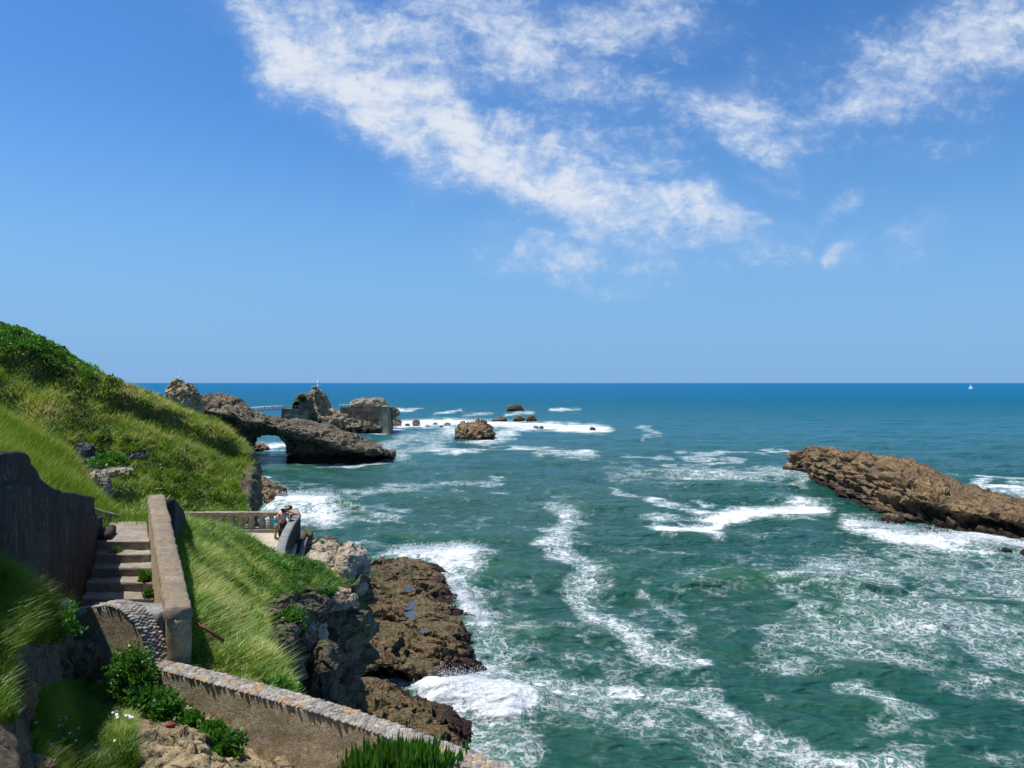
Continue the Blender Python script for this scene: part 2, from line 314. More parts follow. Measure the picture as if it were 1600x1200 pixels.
def shrub(px, py, Y, rx, rz, label, group=None, nl=2600, leaf=.035, ry=None, tint0=.5, name='shrub', mat='leaf', cat='shrub', spiky=False):
    base = Wp(px, py, Y); root = empty(name, base); tag(root, label, cat, group); b = np.array(base); ry = ry or rx
    d = RNG.normal(size=(nl, 3)); d /= np.linalg.norm(d, axis=1)[:, None]; d[:, 2] = np.abs(d[:, 2])*1.0-.12
    lump = 1+.6*fbm(d*2.1+px*.13, 4, .6); r = (RNG.random(nl)**.35)[:, None]*lump[:, None]
    P = b+d*r*np.array([rx, ry, rz]); ln = leaf*(.4+1.2*RNG.random(nl)**1.5)
    o = RNG.normal(size=(nl, 3))+d*1.1+np.array([0, 0, .7]); o /= np.linalg.norm(o, axis=1)[:, None]
    if spiky: o = o*.3+np.array([0, 0, 1.]); ln = ln*2.2
    sd = np.cross(o, RNG.normal(size=(nl, 3))); sd /= np.linalg.norm(sd, axis=1)[:, None]
    wd = (leaf*.36 if not spiky else leaf*.28); o = o*ln[:, None]; sd = sd*wd
    V = np.stack([P, P+o*.5+sd, P+o, P+o*.5-sd], 1).reshape(-1, 3); k = np.arange(nl)[:, None]*4
    t = np.clip(tint0+.35*fbm(P*4/max(rx, .2)*.4, 2)+RNG.normal(size=nl)*.16, 0, 1)
    npmesh('foliage', V, [k+np.array([[0, 1, 2, 3]])], M[mat], root, False, attrs={'tint': np.repeat(t, 4)})
    sv_, sf = [], []                                           # stems: thin tapered prisms
    for q in range(7):
        a = q*.9+px; tp = b+np.array([math.cos(a)*rx*.55, math.sin(a)*ry*.55, rz*.75]); w_ = .012+.02*rx
        i0 = len(sv_)
        for pt, ww in ((b-np.array([0, 0, .1]), w_), (tp, w_*.3)):
            for s in range(4): sv_.append(pt+np.array([math.cos(s*1.57)*ww, math.sin(s*1.57)*ww, 0]))
        for s in range(4): sf.append([i0+s, i0+(s+1) % 4, i0+4+(s+1) % 4, i0+4+s])
    npmesh('stem', np.array(sv_), [np.array(sf)], M['stem'], root)
    return root

# ------------------------------------------------------------------ the sea
FO = [([(440,788),(500,792)],26,1.25),([(430,800),(520,812)],16,1.),([(520,800),(620,797)],9,.6),([(470,818),(600,812)],8,.6),([(540,770),(620,765),(700,760),(785,755)],5,.6),
 ([(622,663),(700,660),(800,664),(900,668),(945,671)],7,1.15),([(700,672),(760,686),(800,676)],9,.9),([(605,700),(640,686),(700,680)],10,.62),([(660,703),(720,705),(785,703)],4,.85),([(800,701),(860,704),(930,712)],4,.85),([(840,712),(920,713)],4,.8),
 ([(610,716),(660,700),(690,692)],8,.7),([(470,727),(560,727),(606,719)],4,.85),([(408,700),(445,694)],6,1.1),([(398,745),(415,748)],4,.9),([(545,673),(600,673),(640,665)],4,1.1),([(520,664),(545,673)],3,.8),
 ([(680,646),(720,642)],2.5,.8),([(860,641),(905,640)],2.5,.9),([(730,648),(765,646)],2.5,.7),([(616,640),(640,642)],3,.9),([(625,640),(660,638)],1.5,.7),([(1000,668),(1030,678),(1005,686)],3.5,.65),([(790,648),(830,645)],2.5,.8),
 ([(975,715),(1060,712),(1150,708),(1235,705)],3,.8),([(1045,722),(1160,720)],3.5,.75),([(1060,738),(1150,744),(1245,740)],13,.72),([(960,740),(1240,745)],18,.42),([(955,768),(990,778),(1060,790)],5,.85),
 ([(1035,826),(1100,824),(1130,808),(1200,798),(1285,797)],13,1.25),([(1085,795),(1140,806)],8,.9),([(1480,741),(1600,752),(1750,765)],4,.9),([(1530,760),(1600,775),(1750,800)],7,1.),([(1230,740),(1260,760)],6,.6),
 ([(1345,822),(1400,832),(1480,845),(1600,862),(1750,890)],15,1.05),([(1300,900),(1400,890),(1600,900)],45,.58),([(1240,1010),(1400,965),(1600,1000),(1750,1000)],55,.6),([(1180,990),(1350,1005),(1450,1040),(1600,1030)],16,.5),([(1420,950),(1600,985)],20,.6),([(1480,1060),(1600,1100)],25,.45),
 ([(1235,912),(1330,896),(1400,920)],8,.75),([(1060,902),(1130,893),(1180,899)],3,.6),([(1255,930),(1270,985)],12,.6),([(1330,930),(1310,960)],10,.62),
 ([(880,808),(866,845),(905,880),(905,920),(960,975),(1010,1020),(1090,1045)],15,.82),([(880,808),(905,880),(960,980),(1100,1060)],38,.42),([(1030,935),(1045,985)],13,.55),([(995,862),(1080,870)],8,.4),
 ([(830,1070),(950,1095),(1090,1095),(1170,1140),(1290,1185),(1420,1210)],24,.82),([(820,1100),(1000,1130),(1150,1180),(1300,1230)],50,.5),([(1335,1078),(1380,1090),(1430,1120)],15,.75),([(1280,1185),(1400,1230)],30,.7),
 ([(620,872),(690,868),(745,868)],16,1.05),([(690,885),(740,880)],16,1.15),([(700,905),(735,960),(765,995),(775,1060)],32,.66),([(700,905),(725,950),(760,985)],14,.95),([(690,1075),(750,1085),(800,1105)],36,1.35),([(740,1140),(800,1190)],45,.7),([(600,1055),(700,1090)],14,1.1),([(800,950),(810,1060)],45,.42),([(560,850),(640,858)],10,.45),([(640,1060),(760,1055)],14,1.),
 ([(760,800),(820,800)],6,.3),([(730,830),(760,815)],6,.35),([(1150,880),(1350,880)],22,.3),([(1180,830),(1340,840)],12,.25),([(560,690),(620,740)],8,.2),([(1350,1150),(1600,1180)],40,.36)]
def seg_d(px, py, a, b, ys):
    ax, ay = a; bx, by = b; ay *= ys; by *= ys; vx, vy = bx-ax, by-ay; q = vx*vx+vy*vy+1e-6
    t = np.clip(((px-ax)*vx+(py*ys-ay)*vy)/q, 0, 1); return np.hypot(px-ax-t*vx, py*ys-ay-t*vy)
SPRAY = [((690, 1090), (790, 1100), 1.0, 1.3, 2600), ((625, 872), (748, 872), .8, 1.6, 1800), ((705, 915), (760, 990), .35, .9, 900), ((432, 795), (520, 790), 1.6, 3., 1500), ((1345, 822), (1590, 858), .4, 1.5, 1500), ((1235, 908), (1330, 897), .9, .8, 700), ((610, 1052), (700, 1080), .5, .6, 700), ((625, 665), (930, 670), .6, 4., 1800), ((550, 672), (625, 668), 1., 3., 800)]
def build_spray():
    V = []
    for a, b, h, sp_, n_ in SPRAY:
        n_ *= 3
        A, B = np.array(Ws(*a)), np.array(Ws(*b)); u = RNG.random(n_)[:, None]; P = A+(B-A)*u; s_ = P[:, 1:2]
        P = P+RNG.normal(size=(n_, 3))*np.array([sp_, sp_, 0])*.6; P[:, 2] = .25+RNG.random(n_)**2.2*h*1.4+.2
        r = (.007+.016*RNG.random(n_)[:, None]**2)*np.clip(s_/50, .8, 3.5)
        T4 = np.array([[1, 1, 1], [1, -1, -1], [-1, 1, -1], [-1, -1, 1]], float)
        V.append((P[:, None]+T4[None]*r[:, None]*(.6+.8*RNG.random((n_, 4, 3)))).reshape(-1, 3))
    V = np.concatenate(V); k = np.arange(len(V)//4)[:, None, None]*4; f = (k+np.array([[0, 1, 2], [0, 3, 1], [0, 2, 3], [1, 3, 2]])[None]).reshape(-1, 3)
    tag(npmesh('sea_spray', V, [f], M['foamdrop'], smooth=False), 'white droplets thrown up where the waves break on the rocks', 'spray', kind='stuff')
def build_sea():
    nr, nc = 760, 1150
    inv = np.linspace(1/26., 1/1200., nr-40); Yr = np.concatenate([1/inv, np.geomspace(1300, 45000, 40)])
    tx = np.linspace(-1.15, 1.15, nc); YY, TT = np.meshgrid(Yr, tx, indexing='ij'); X = YY*TT
    P = np.stack([X, YY, np.zeros_like(X)], -1)
    px, py = 800+F*TT, HZ+F*H/YY
    warp = fbm(np.stack([X*.09, YY*.09, X*0], -1), 3); w2 = fbm(np.stack([X*.09+40, YY*.09, X*0], -1), 3)
    ksz = np.clip((py-HZ)/180, .2, 1.3)
    pxw = px+warp*24*ksz; pyw = py+w2*11*ksz
    D = np.zeros_like(X)
    for pts, r, s in FO:
        ys = 1.8 if r < 20 else 1.25
        d = np.full_like(X, 1e9)
        for a, b in zip(pts[:-1], pts[1:]): d = np.minimum(d, seg_d(pxw, pyw, a, b, ys))
        rr = r*ys
        D = np.maximum(D, s*(1-sstep(d/rr, .1, 1.8)))
    big = fbm(np.stack([X*.03, YY*.03, X*0+5], -1), 4)
    near = sstep(YY, 190, 60)
    D = np.maximum(D, np.clip(.14+.28*big, 0, .42)*near+np.clip(.05+.16*big, 0, .3)*(1-near)*sstep(YY, 500, 200))
    # waves
    def cr(ax, ay, A, o, seed, lim):
        f = 1/(1+(YY/lim)**3); return A*f*fbm(np.stack([X*ax+seed, (YY+.25*X)*ay, X*0+seed], -1), o)
    z = cr(.035, .075, .75, 2, 3, 900)+cr(.16, .34, .28, 3, 11, 300)
    r = 1-np.abs(perlin(np.stack([X*.22, (YY+.2*X)*.5, X*0+7], -1))); z += .26*(r-.6)/(1+(YY/200)**3)
    r = 1-np.abs(perlin(np.stack([X*.7, (YY+.3*X)*1.3, X*0+9], -1))); z += .1*(r-.6)/(1+(YY/110)**3)
    z += .05*D*fbm(np.stack([X*2.1, YY*2.1, X*0], -1), 2)*sstep(YY, 160, 80)
    def ridge(pts, h, wf, wb):
        nonlocal z
        xs = [Ws(*p)[:2] for p in pts]; d = np.full_like(X, 1e9); sg = np.ones_like(X)
        for (ax, ay), (bx, by) in zip(xs[:-1], xs[1:]):
            vx, vy = bx-ax, by-ay; q = vx*vx+vy*vy; t = np.clip(((X-ax)*vx+(YY-ay)*vy)/q, 0, 1); ex, ey = X-ax-t*vx, YY-ay-t*vy; dd = np.hypot(ex, ey)
            m = dd < d; d = np.where(m, dd, d); sg = np.where(m, np.sign(ey), sg)
        wv_ = np.where(sg > 0, wb, wf); z = z+h*np.exp(-(d/wv_)**2)
    ridge([(445, 800), (505, 800)], 1.9, 3.5, 6); ridge([(650, 885), (745, 880)], .9, 2.5, 4); ridge([(700, 1095), (790, 1105)], 1.0, 1.6, 2.6)
    ridge([(1040, 925), (1150, 915), (1240, 912), (1320, 925)], .95, 2.2, 5); ridge([(740, 905), (900, 905), (960, 900)], .5, 2.4, 4); ridge([(640, 715), (900, 712)], .5, 6, 12)
    ridge([(450, 737), (620, 733)], .6, 5, 8); ridge([(1320, 960), (1450, 985)], .5, 1.5, 3); ridge([(1380, 1055), (1600, 1070)], .45, 1.2, 2.5); ridge([(1050, 740), (1240, 745)], .5, 5, 7)
    P[..., 2] = z
    m, t = newmat('sea_water')
    g = t('ShaderNodeNewGeometry'); pos = g.outputs['Position']; fo = t('ShaderNodeAttribute', attribute_name='foam').outputs['Fac']
    sp = t('ShaderNodeSeparateXYZ', {0: pos})
    flat = t('ShaderNodeCombineXYZ', {0: sp.outputs[0], 1: sp.outputs[1], 2: 0.}).outputs[0]
    st = t('ShaderNodeMapping', {'Vector': flat, 'Rotation': (0, 0, R(12)), 'Scale': (.55, 1.15, 1)}).outputs[0]
    a = t.noise(st, .05, 4., .55); vr = t.noise(st, .3, 5., .6, .4)
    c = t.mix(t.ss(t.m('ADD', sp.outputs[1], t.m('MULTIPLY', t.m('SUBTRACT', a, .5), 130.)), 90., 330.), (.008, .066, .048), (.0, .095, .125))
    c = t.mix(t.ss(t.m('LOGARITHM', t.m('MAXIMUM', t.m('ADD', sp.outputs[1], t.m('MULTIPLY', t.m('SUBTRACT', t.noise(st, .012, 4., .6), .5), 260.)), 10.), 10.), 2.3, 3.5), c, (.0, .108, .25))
    c = t.mix(t.ss(vr, .35, .7, 0., .5), c, t.mix(.5, c, (.03, .1, .06)))
    zz = t.ss(sp.outputs[2], .1, 1.0); c = t.mix(t.m('MULTIPLY', zz, .6), c, (.025, .11, .04))
    # foam pattern: torn sheets + lace
    w1 = t('ShaderNodeTexNoise', {'Vector': flat, 'Scale': .35, 'Detail': 4., 'Roughness': .6}).outputs[1]
    fw = t('ShaderNodeVectorMath', {0: flat, 1: t('ShaderNodeVectorMath', {0: w1, 3: 3.2}, operation='SCALE').outputs[0]}, operation='ADD').outputs[0]
    n1 = t.noise(fw, .42, 8., .62, .3); n2 = t.noise(fw, 1.1, 6., .6, .9)
    n4 = t.noise(fw, 2.6, 5., .6, .6)
    def net(sc_, k):
        fw2 = t('ShaderNodeVectorMath', {0: fw, 1: t('ShaderNodeVectorMath', {0: t('ShaderNodeTexNoise', {'Vector': flat, 'Scale': sc_*1.6, 'Detail': 4., 'Roughness': .65}).outputs[1], 3: .9/sc_}, operation='SCALE').outputs[0]}, operation='ADD').outputs[0]
        d = t('ShaderNodeTexVoronoi', {'Vector': fw2, 'Scale': sc_, 'Randomness': 1.}, feature='DISTANCE_TO_EDGE').outputs[0]
        th = t.m('MULTIPLY', t.ss(n4, .3, .75, .25, 1.6), k)
        return t.m('SUBTRACT', 1., t.m('DIVIDE', d, th), clamp=True)
    lace = t.m('MAXIMUM', t.m('POWER', net(.75, .13), .8), t.m('MULTIPLY', net(2.1, .14), .8))
    nm = t.m('ADD', t.m('ADD', t.m('MULTIPLY', n1, .5), t.m('MULTIPLY', n2, .3)), t.m('MULTIPLY', n4, .2))
    sh = t.noise(t('ShaderNodeMapping', {'Vector': fw, 'Rotation': (0, 0, R(25)), 'Scale': (.5, 1.4, 1)}).outputs[0], 3.2, 6., .75, .5)
    val = t.m('ADD', t.m('MULTIPLY', t.m('SUBTRACT', fo, .01), .76), t.m('MULTIPLY', t.m('SUBTRACT', nm, .5), 2.3))
    val = t.m('ADD', val, t.m('MULTIPLY', t.m('SUBTRACT', sh, .5), .7))
    sheet = t.m('MULTIPLY', t.m('ADD', t.m('MULTIPLY', t.ss(val, .56, .68), .7), t.m('MULTIPLY', t.ss(val, .45, .9), .3)), t.ss(fo, .1, .4))
    lac = t.m('MULTIPLY', lace, t.ss(t.m('ADD', t.m('MULTIPLY', n1, 1.5), t.m('MULTIPLY', fo, .85)), .95, 1.36))
    f = t.m('MAXIMUM', sheet, t.m('MULTIPLY', lac, .8)); f = t.m('MAXIMUM', f, t.ss(fo, 1.08, 1.5))
    f = t.m('MULTIPLY', f, t.ss(sh, .25, .6, .74, 1.))
    milky = t.ss(t.m('ADD', fo, t.m('MULTIPLY', t.m('SUBTRACT', n1, .5), .8)), .22, 1.0, 0., .72)
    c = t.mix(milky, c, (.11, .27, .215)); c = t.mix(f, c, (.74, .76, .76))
    b1 = t.noise(st, 1.3, 7., .62, .3); b2 = t.noise(st, .28, 4., .6)
    dist = t('ShaderNodeVectorMath', {0: pos}, operation='LENGTH').outputs[1]
    h = t.m('ADD', t.m('MULTIPLY', b1, .5), t.m('MULTIPLY', b2, 1.3)); h = t.m('ADD', h, t.m('MULTIPLY', f, .12)); h = t.m('ADD', h, t.m('MULTIPLY', t.noise(st, 4.5, 4., .6), .07)); h = t.m('ADD', h, t.m('MULTIPLY', t.noise(st, .07, 5., .7), 5.))
    bu = t('ShaderNodeBump', {'Strength': .9, 'Distance': 1., 'Height': h})
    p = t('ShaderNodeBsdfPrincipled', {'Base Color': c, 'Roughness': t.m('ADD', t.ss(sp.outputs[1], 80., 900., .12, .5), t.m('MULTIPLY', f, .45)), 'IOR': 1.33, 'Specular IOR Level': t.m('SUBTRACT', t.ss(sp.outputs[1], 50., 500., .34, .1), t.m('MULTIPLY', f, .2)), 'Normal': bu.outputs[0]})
    t('ShaderNodeOutputMaterial', {0: p.outputs[0]})
    o = npmesh('sea', P, gridfaces(nr, nc), m, attrs={'foam': D}); tag(o, kind='structure')
M['foamdrop'] = simple('foam_drops', (.84, .86, .86), .6, .03)
build_sea(); build_spray()

# ------------------------------------------------------------------ terrain
def displace(G, amps, wrap=False, seed=0, pit=0., step=0., beds=None):
    """amps: (scale m, amplitude m, 'f' or 'r')"""
    n = normals(G, wrap); d = 0
    for sc_, am, k in amps: d = d+(am*facets(G/sc_, seed) if k == 'c' else am*((fbm if k == 'f' else ridged)(G/sc_+seed, 4) - (0 if k == 'f' else .6)))
    if beds:                                                       # long bedding ridges: (axis scales, dip x, dip y, amplitude)
        B = np.stack([G[..., 0], G[..., 1], G[..., 2]+beds[1]*G[..., 0]+beds[2]*G[..., 1]], -1)/np.array(beds[0])+seed; B = B+.15*fbm(G/7., 2)[..., None]; q = fbm(B, 4, .55); d = d+beds[3]*(q-.8*np.abs(q-.15))
    if pit: q = perlin(G/pit[0]+seed+31); d = d-pit[1]*sstep(q, .12, .4)
    if step:
        zz = G[..., 2]+.25*G[..., 0]*step[2]+.6*fbm(G/6+seed, 2); q = zz/step[0]; d = d+step[1]*(sstep(q-np.floor(q), .15, .5)-.5)
    return G+n*np.asarray(d)[..., None]
def fix(G, up=True):
    n = normals(G); return G if (n[..., 2].mean() > 0) == up else G[:, ::-1]

# far hillside
px_ = [-260, -60, 0, 70, 135, 200, 260, 330, 392]
rows = [
 [(-260,560,66),(-60,570,66),(0,575,66),(70,590,66),(135,620,66),(200,650,66),(260,670,66),(310,700,64),(350,740,62)],
 [(-260,460,45),(-60,505,45.5),(0,519,46),(70,537,46.5),(128,574,47),(200,604,46),(260,630,47),(330,668,48),(388,708,48)],
 [(-260,560,40),(-60,575,40.5),(0,580,41),(70,595,42),(135,625,43),(200,652,44),(260,672,44.5),(330,705,45.5),(393,728,46)],
 [(-260,640,38),(-60,640,38.5),(0,645,39),(70,652,39.5),(135,685,41.3),(200,700,42),(260,715,42),(330,740,43),(392,745,43.5)],
 [(-260,700,36),(-60,700,36.5),(0,700,37),(70,705,37.5),(135,735,39.8),(200,745,39.3),(260,760,39.5),(330,775,40.5),(388,775,41)],
 [(-260,800,34),(-60,800,34.5),(0,800,35),(70,790,35.5),(135,785,36),(200,795,35),(260,808,36.3),(330,812,37.3),(386,800,38.8)],
 [(-260,900,28),(-60,900,29),(0,900,30),(70,880,30),(135,870,30),(200,860,31),(260,850,33),(330,842,36),(384,845,36.5)]]
GH = surf([[Wp(*q) for q in r] for r in rows], 260, 330)
GH = fix(GH); GH = displace(GH, [(6., .55, 'f'), (2., .24, 'f'), (.7, .1, 'f')], seed=2)
tag(npmesh('hillside', GH, gridfaces(*GH.shape[:2]), M['turf']), kind='structure')
# cliff under the nose of the hill
cr_ = []
edge = [(350,740,62),(388,708,48),(394,728,46),(393,745,43.5),(389,775,41),(387,800,38.8),(384,845,36.5)]
for q in edge:
    a = Wp(*q); cr_.append([(a[0]-.25, a[1]-.1, a[2]-.25), a, (a[0]+.25, a[1]+.3, a[2]-1.2), (a[0]-.2, a[1]+.3, a[2]-3.5), (a[0]-.3, a[1], a[2]-7), (a[0]+.8, a[1], -1)])
G = surf(cr_, 120, 120); G = displace(G, [(3, .35, 'r'), (1., .2, 'f')], seed=5)
tag(npmesh('cliff', G, gridfaces(120, 120), M['cliff']), kind='structure')

# near bank behind the dark wall, then the hollow beyond it
rows = [
 [(-200,760,30),(-60,780,30),(20,790,30),(100,810,30),(160,830,30),(200,838,30),(260,846,31),(300,850,32)],
 [(-200,600,22),(-60,645,22),(20,690,23),(95,745,24),(140,790,24),(190,822,23),(235,835,23),(290,845,24)],
 [(-200,575,19),(-60,625,19.5),(15,658,20),(90,700,21),(140,755,21),(188,812,20),(225,822,19.5),(275,830,20.5)],
 [(-200,610,16),(-60,650,16.5),(10,690,17),(80,735,17.8),(130,778,18.2),(185,820,18),(222,828,17.6),(262,840,18)],
 [(-200,650,12),(-60,690,13),(0,730,14),(70,780,15.5),(120,810,16.4),(175,830,16.8),(215,832,16.4),(250,845,16)],
 [(-200,800,11),(-60,830,11.8),(0,850,13),(60,860,14.6),(110,860,15.8),(165,850,16.5),(205,850,16.2),(245,860,15.6)]]
GB = fix(surf([[Wp(*q) for q in r] for r in rows], 160, 200)); GB = displace(GB, [(2.5, .16, 'f'), (.8, .07, 'f')], seed=8)
tag(npmesh('grassy_bank', GB, gridfaces(*GB.shape[:2]), M['turf']), kind='structure')

# slope between the stair parapet and the sea cliff
rows = [
 [(292,848,29),(345,856,28),(385,868,28.5),(425,890,28.5),(500,915,29),(530,950,28)],
 [(270,812,22.5),(335,832,24),(385,848,25.5),(424,872,26.6),(482,888,27),(532,920,26)],
 [(262,840,18.0),(330,855,20),(380,872,22),(430,893,23),(480,908,24),(530,930,25.4)],
 [(262,885,14.4),(322,900,16),(360,915,17.5),(392,930,18.5),(412,935,19),(425,942,19.5)],
 [(280,950,11.6),(330,958,12.6),(352,967,13.4),(375,972,14.2),(395,978,14.6),(408,982,15)],
 [(280,1010,10.2),(320,1012,10.8),(345,1015,11.2),(375,1015,11.6),(400,1020,12),(418,1032,12)],
 [(255,1066,9.95),(300,1078,9.65),(350,1092,9.42),(400,1105,9.2),(450,1117,9.0),(508,1132,8.75)],
 [(p_, HZ+F*4.7/Y_, Y_) for p_, Y_ in ((255,9.93),(300,9.63),(350,9.4),(400,9.18),(450,8.98),(508,8.73))]]
GS = fix(surf([[Wp(*q) for q in r] for r in rows], 220, 130)); GS = displace(GS, [(2., .14, 'f'), (.6, .06, 'f')], seed=12)
tag(npmesh('grassy_slope', GS, gridfaces(*GS.shape[:2]), M['turf']), kind='structure')

# sea cliff below the slope
top = [(660,1200,8.6),(515,1128,9.1),(424,1034,12.1),(408,982,15),(425,944,19.4),(480,915,23.5),(532,918,25.6),(563,905,29),(567,878,32),(545,868,35),(490,862,37),(440,868,33)]
r1 = [(668,13.5,8.9),(522,15.0,9.5),(432,14.4,12.7),(416,13.9,15.4),(436,13.3,19.7),(488,12.6,23.7),(540,12.2,25.8),(563,11.8,29.2),(568,11.7,32.3),(549,12,35.5),(500,12,39),(440,12,36)]
r2 = [(680,9,9.2),(530,11,10),(445,10.5,13.2),(430,10,16),(450,9.6,20.1),(497,9.4,24),(534,9.1,25.9),(551,8.9,29.4),(555,8.7,33),(548,8.5,37),(500,8,42),(440,8,42)]
r3 = [(720,5,9),(550,5.5,10.5),(462,5.5,14.2),(447,5,17),(468,5,20.9),(505,5,24.4),(531,5,26.4),(545,4.8,30),(550,4.6,34),(550,4,38.5),(500,3,45),(440,2,50)]
r4 = [(800,-1,10),(580,-1,13),(490,-1,17),(470,-1,20),(485,-1,23),(512,-1,26),(532,-1,28),(543,0,31),(550,0,35),(552,0,39),(500,-1,52),(440,-1,60)]
rr = [[Wp(q[0]-14, q[1]+10, q[2]) for q in top], [Wp(*q) for q in top], [Wz(*q) for q in r1], [Wz(*q) for q in r2], [Wz(*q) for q in r3], [Wz(*q) for q in r4]]
GC = surf(rr, 220, 420)
n0 = normals(GC)
if n0[60:, :, 0].mean() < 0: GC = GC[:, ::-1]
fade = sstep(np.arange(220)/220., .1, .3)[:, None, None]
GC0 = GC; G2 = displace(GC, [(2.6, .45, 'c'), (1.1, .3, 'c'), (.45, .12, 'c'), (1.5, .2, 'f'), (.3, .05, 'f')], seed=4); GC = GC+(G2-GC)*fade*(.12+.88*sstep(GC[..., 1:2], 11.5, 17))
tag(npmesh('sea_cliff', GC, gridfaces(220, 420), M['cliff'], smooth=False), kind='structure')

# wave-cut shelves
rows = [
 [(500,905,-1),(560,884,-1),(600,876,-1),(650,872,-1),(690,882,-1),(712,895,-1)],
 [(490,905,3.5),(560,893,3),(600,886,2.4),(640,881,2.0),(680,893,1.2),(708,915,-.4)],
 [(490,960,3.5),(560,950,2.8),(610,945,2.2),(650,945,1.9),(690,945,1.1),(726,952,-.4)],
 [(480,1000,3.2),(560,1000,2.5),(610,990,2.1),(660,990,1.8),(705,985,1.1),(760,985,-.4)],
 [(480,1050,2.5),(560,1035,2.2),(610,1030,1.9),(660,1028,1.7),(705,1025,1.0),(750,1022,-.4)],
 [(480,1090,1),(560,1050,1.4),(610,1050,1.1),(655,1055,1.0),(700,1056,.7),(752,1050,-.4)],
 [(480,1130,-1),(560,1075,-1),(610,1068,-1),(655,1075,-1),(700,1078,-1),(745,1070,-1)]]
def wxy(G, sc_, am, sd):
    G = G.copy(); w1 = fbm(G/sc_+sd, 4, .6); w2 = fbm(G/sc_+sd+50, 4, .6); G[..., 0] += am*w1; G[..., 1] += am*w2; return G
GE = fix(surf([[Ws(*q) for q in r] for r in rows], 300, 280)); GE = displace(wxy(GE, 3.5, 1.1, 77), [(5., .3, 'f'), (2.6, .08, 'c'), (1.1, .05, 'c'), (.4, .03, 'f')], seed=21, pit=(1.1, .08), step=(.45, .08, 0), beds=((2.6, .8, 1.), 0, 0, .09))
POOLS = [(636, 921, .55, 'narrow blue pool, farthest on the rock shelf'), (641, 942, .6, 'irregular blue pool in the middle of the rock shelf'), (644, 961, .65, 'rounded blue pool, nearest of the larger ones on the shelf'), (662, 981, .42, 'tiny dark pool at the near end of the pool chain')]
PL_ = []
for px, py, r_, lab in POOLS:
    c = Ws(px, py, 1.95); q = np.hypot((GE[..., 0]-c[0])*1.15, (GE[..., 1]-c[1])*.5+.2*(GE[..., 0]-c[0])); zc = float(np.median(GE[..., 2][q < r_*1.5]))
    GE[..., 2] = np.where(q < r_*2.2, GE[..., 2]*(sstep(q, r_*.9, r_*2.2))+(1-sstep(q, r_*.9, r_*2.2))*(zc+.8*(GE[..., 2]-zc)), GE[..., 2])-.28*np.exp(-(q*(1+.5*perlin(GE*1.3))/r_)**2); PL_.append((c[0], c[1], zc-.15, r_, lab))
tag(npmesh('rock_shelf', GE, gridfaces(300, 280), M['shelf'], smooth=False), 'wide brown wave-worn rock shelf with small pools beside the cliff foot', 'rock')
rows = [
 [(500,1062,-1),(580,1060,-1),(640,1070,-1),(690,1088,-1),(720,1105,-1),(745,1130,-1)],
 [(500,1065,2.8),(575,1072,2.2),(625,1086,1.6),(680,1106,1.2),(712,1120,.6),(732,1135,-.4)],
 [(500,1110,2.8),(580,1120,2.5),(630,1125,2.1),(690,1132,1.7),(718,1145,1.0),(738,1158,-.4)],
 [(500,1180,2.8),(580,1170,2.5),(640,1170,2.2),(690,1172,1.8),(716,1180,1.),(740,1185,-.4)],
 [(480,1260,2),(580,1240,2.4),(640,1230,2),(690,1222,1.5),(715,1215,1),(738,1210,-.4)],
 [(480,1340,-1),(580,1300,-1),(640,1280,-1),(690,1260,-1),(715,1240,-1),(738,1230,-1)]]
G = fix(surf([[Ws(*q) for q in r] for r in rows], 150, 170)); G = displace(wxy(G, 2.8, .8, 99), [(4., .3, 'f'), (1.8, .1, 'c'), (.8, .07, 'c'), (.3, .04, 'f')], seed=27, pit=(.8, .08), step=(.45, .1, 0), beds=((2., .7, 1.), 0, 0, .1))
tag(npmesh('rock_shelf', G, gridfaces(150, 170), M['shelf'], smooth=False), 'lower brown rock ledge half in the cliff shadow, next to the white surf', 'rock')

# foreground ground
rows = [
 [(-80,1000,8.9),(0,1010,9.0),(50,1040,9.2),(90,1060,9.8),(125,1080,10.2),(170,1100,10.2),(235,1130,9.8),(300,1150,9.4),(400,1200,9.0),(500,1245,8.6),(640,1320,8.1),(800,1420,7.4)],
 [(-80,870,8.4),(0,893,8.4),(50,925,8.7),(88,958,9.3),(125,1025,9.85),(170,1080,9.9),(235,1103,9.55),(300,1130,9.15),(400,1180,8.8),(500,1225,8.45),(640,1300,7.9),(800,1400,7.2)],
 [(-80,930,7.6),(0,955,7.7),(50,985,8.1),(85,1020,8.6),(115,1072,9.1),(165,1105,9.3),(228,1125,9.0),(290,1150,8.7),(380,1200,8.4),(480,1250,8.0),(620,1330,7.4),(800,1450,6.8)],
 [(-80,1000,6.9),(0,1030,7.1),(45,1070,7.5),(85,1100,8.0),(115,1120,8.4),(165,1145,8.5),(225,1150,8.3),(290,1170,8.1),(370,1225,7.8),(480,1290,7.4),(620,1390,6.8),(800,1500,6.2)],
 [(-80,1120,6.1),(0,1120,6.4),(45,1160,6.8),(85,1180,7.3),(120,1190,7.6),(165,1200,7.7),(225,1205,7.6),(290,1220,7.5),(370,1290,7.1),(480,1380,6.6),(620,1480,6.0),(800,1600,5.4)],
 [(-80,1260,5.2),(0,1260,5.4),(45,1290,5.7),(85,1300,6.1),(120,1310,6.4),(165,1320,6.5),(225,1330,6.5),(290,1350,6.3),(370,1450,5.8),(480,1540,5.3),(620,1650,4.8),(800,1750,4.4)]]
back = [(x, 3.0, z) for x, z in zip(np.linspace(-2.6, 1.5, 12), np.linspace(17.0, 16.8, 12))]
GG = [[Wp(*q) for q in r] for r in rows]+[back, [(x, -2., 17.9) for x in np.linspace(-4, 3, 12)], [(x, -8., 18.2) for x in np.linspace(-6, 5, 12)]]
GG = fix(surf(GG, 330, 260)); GG = displace(GG, [(1.3, .09, 'f'), (.35, .045, 'f'), (.12, .015, 'f')], seed=33)
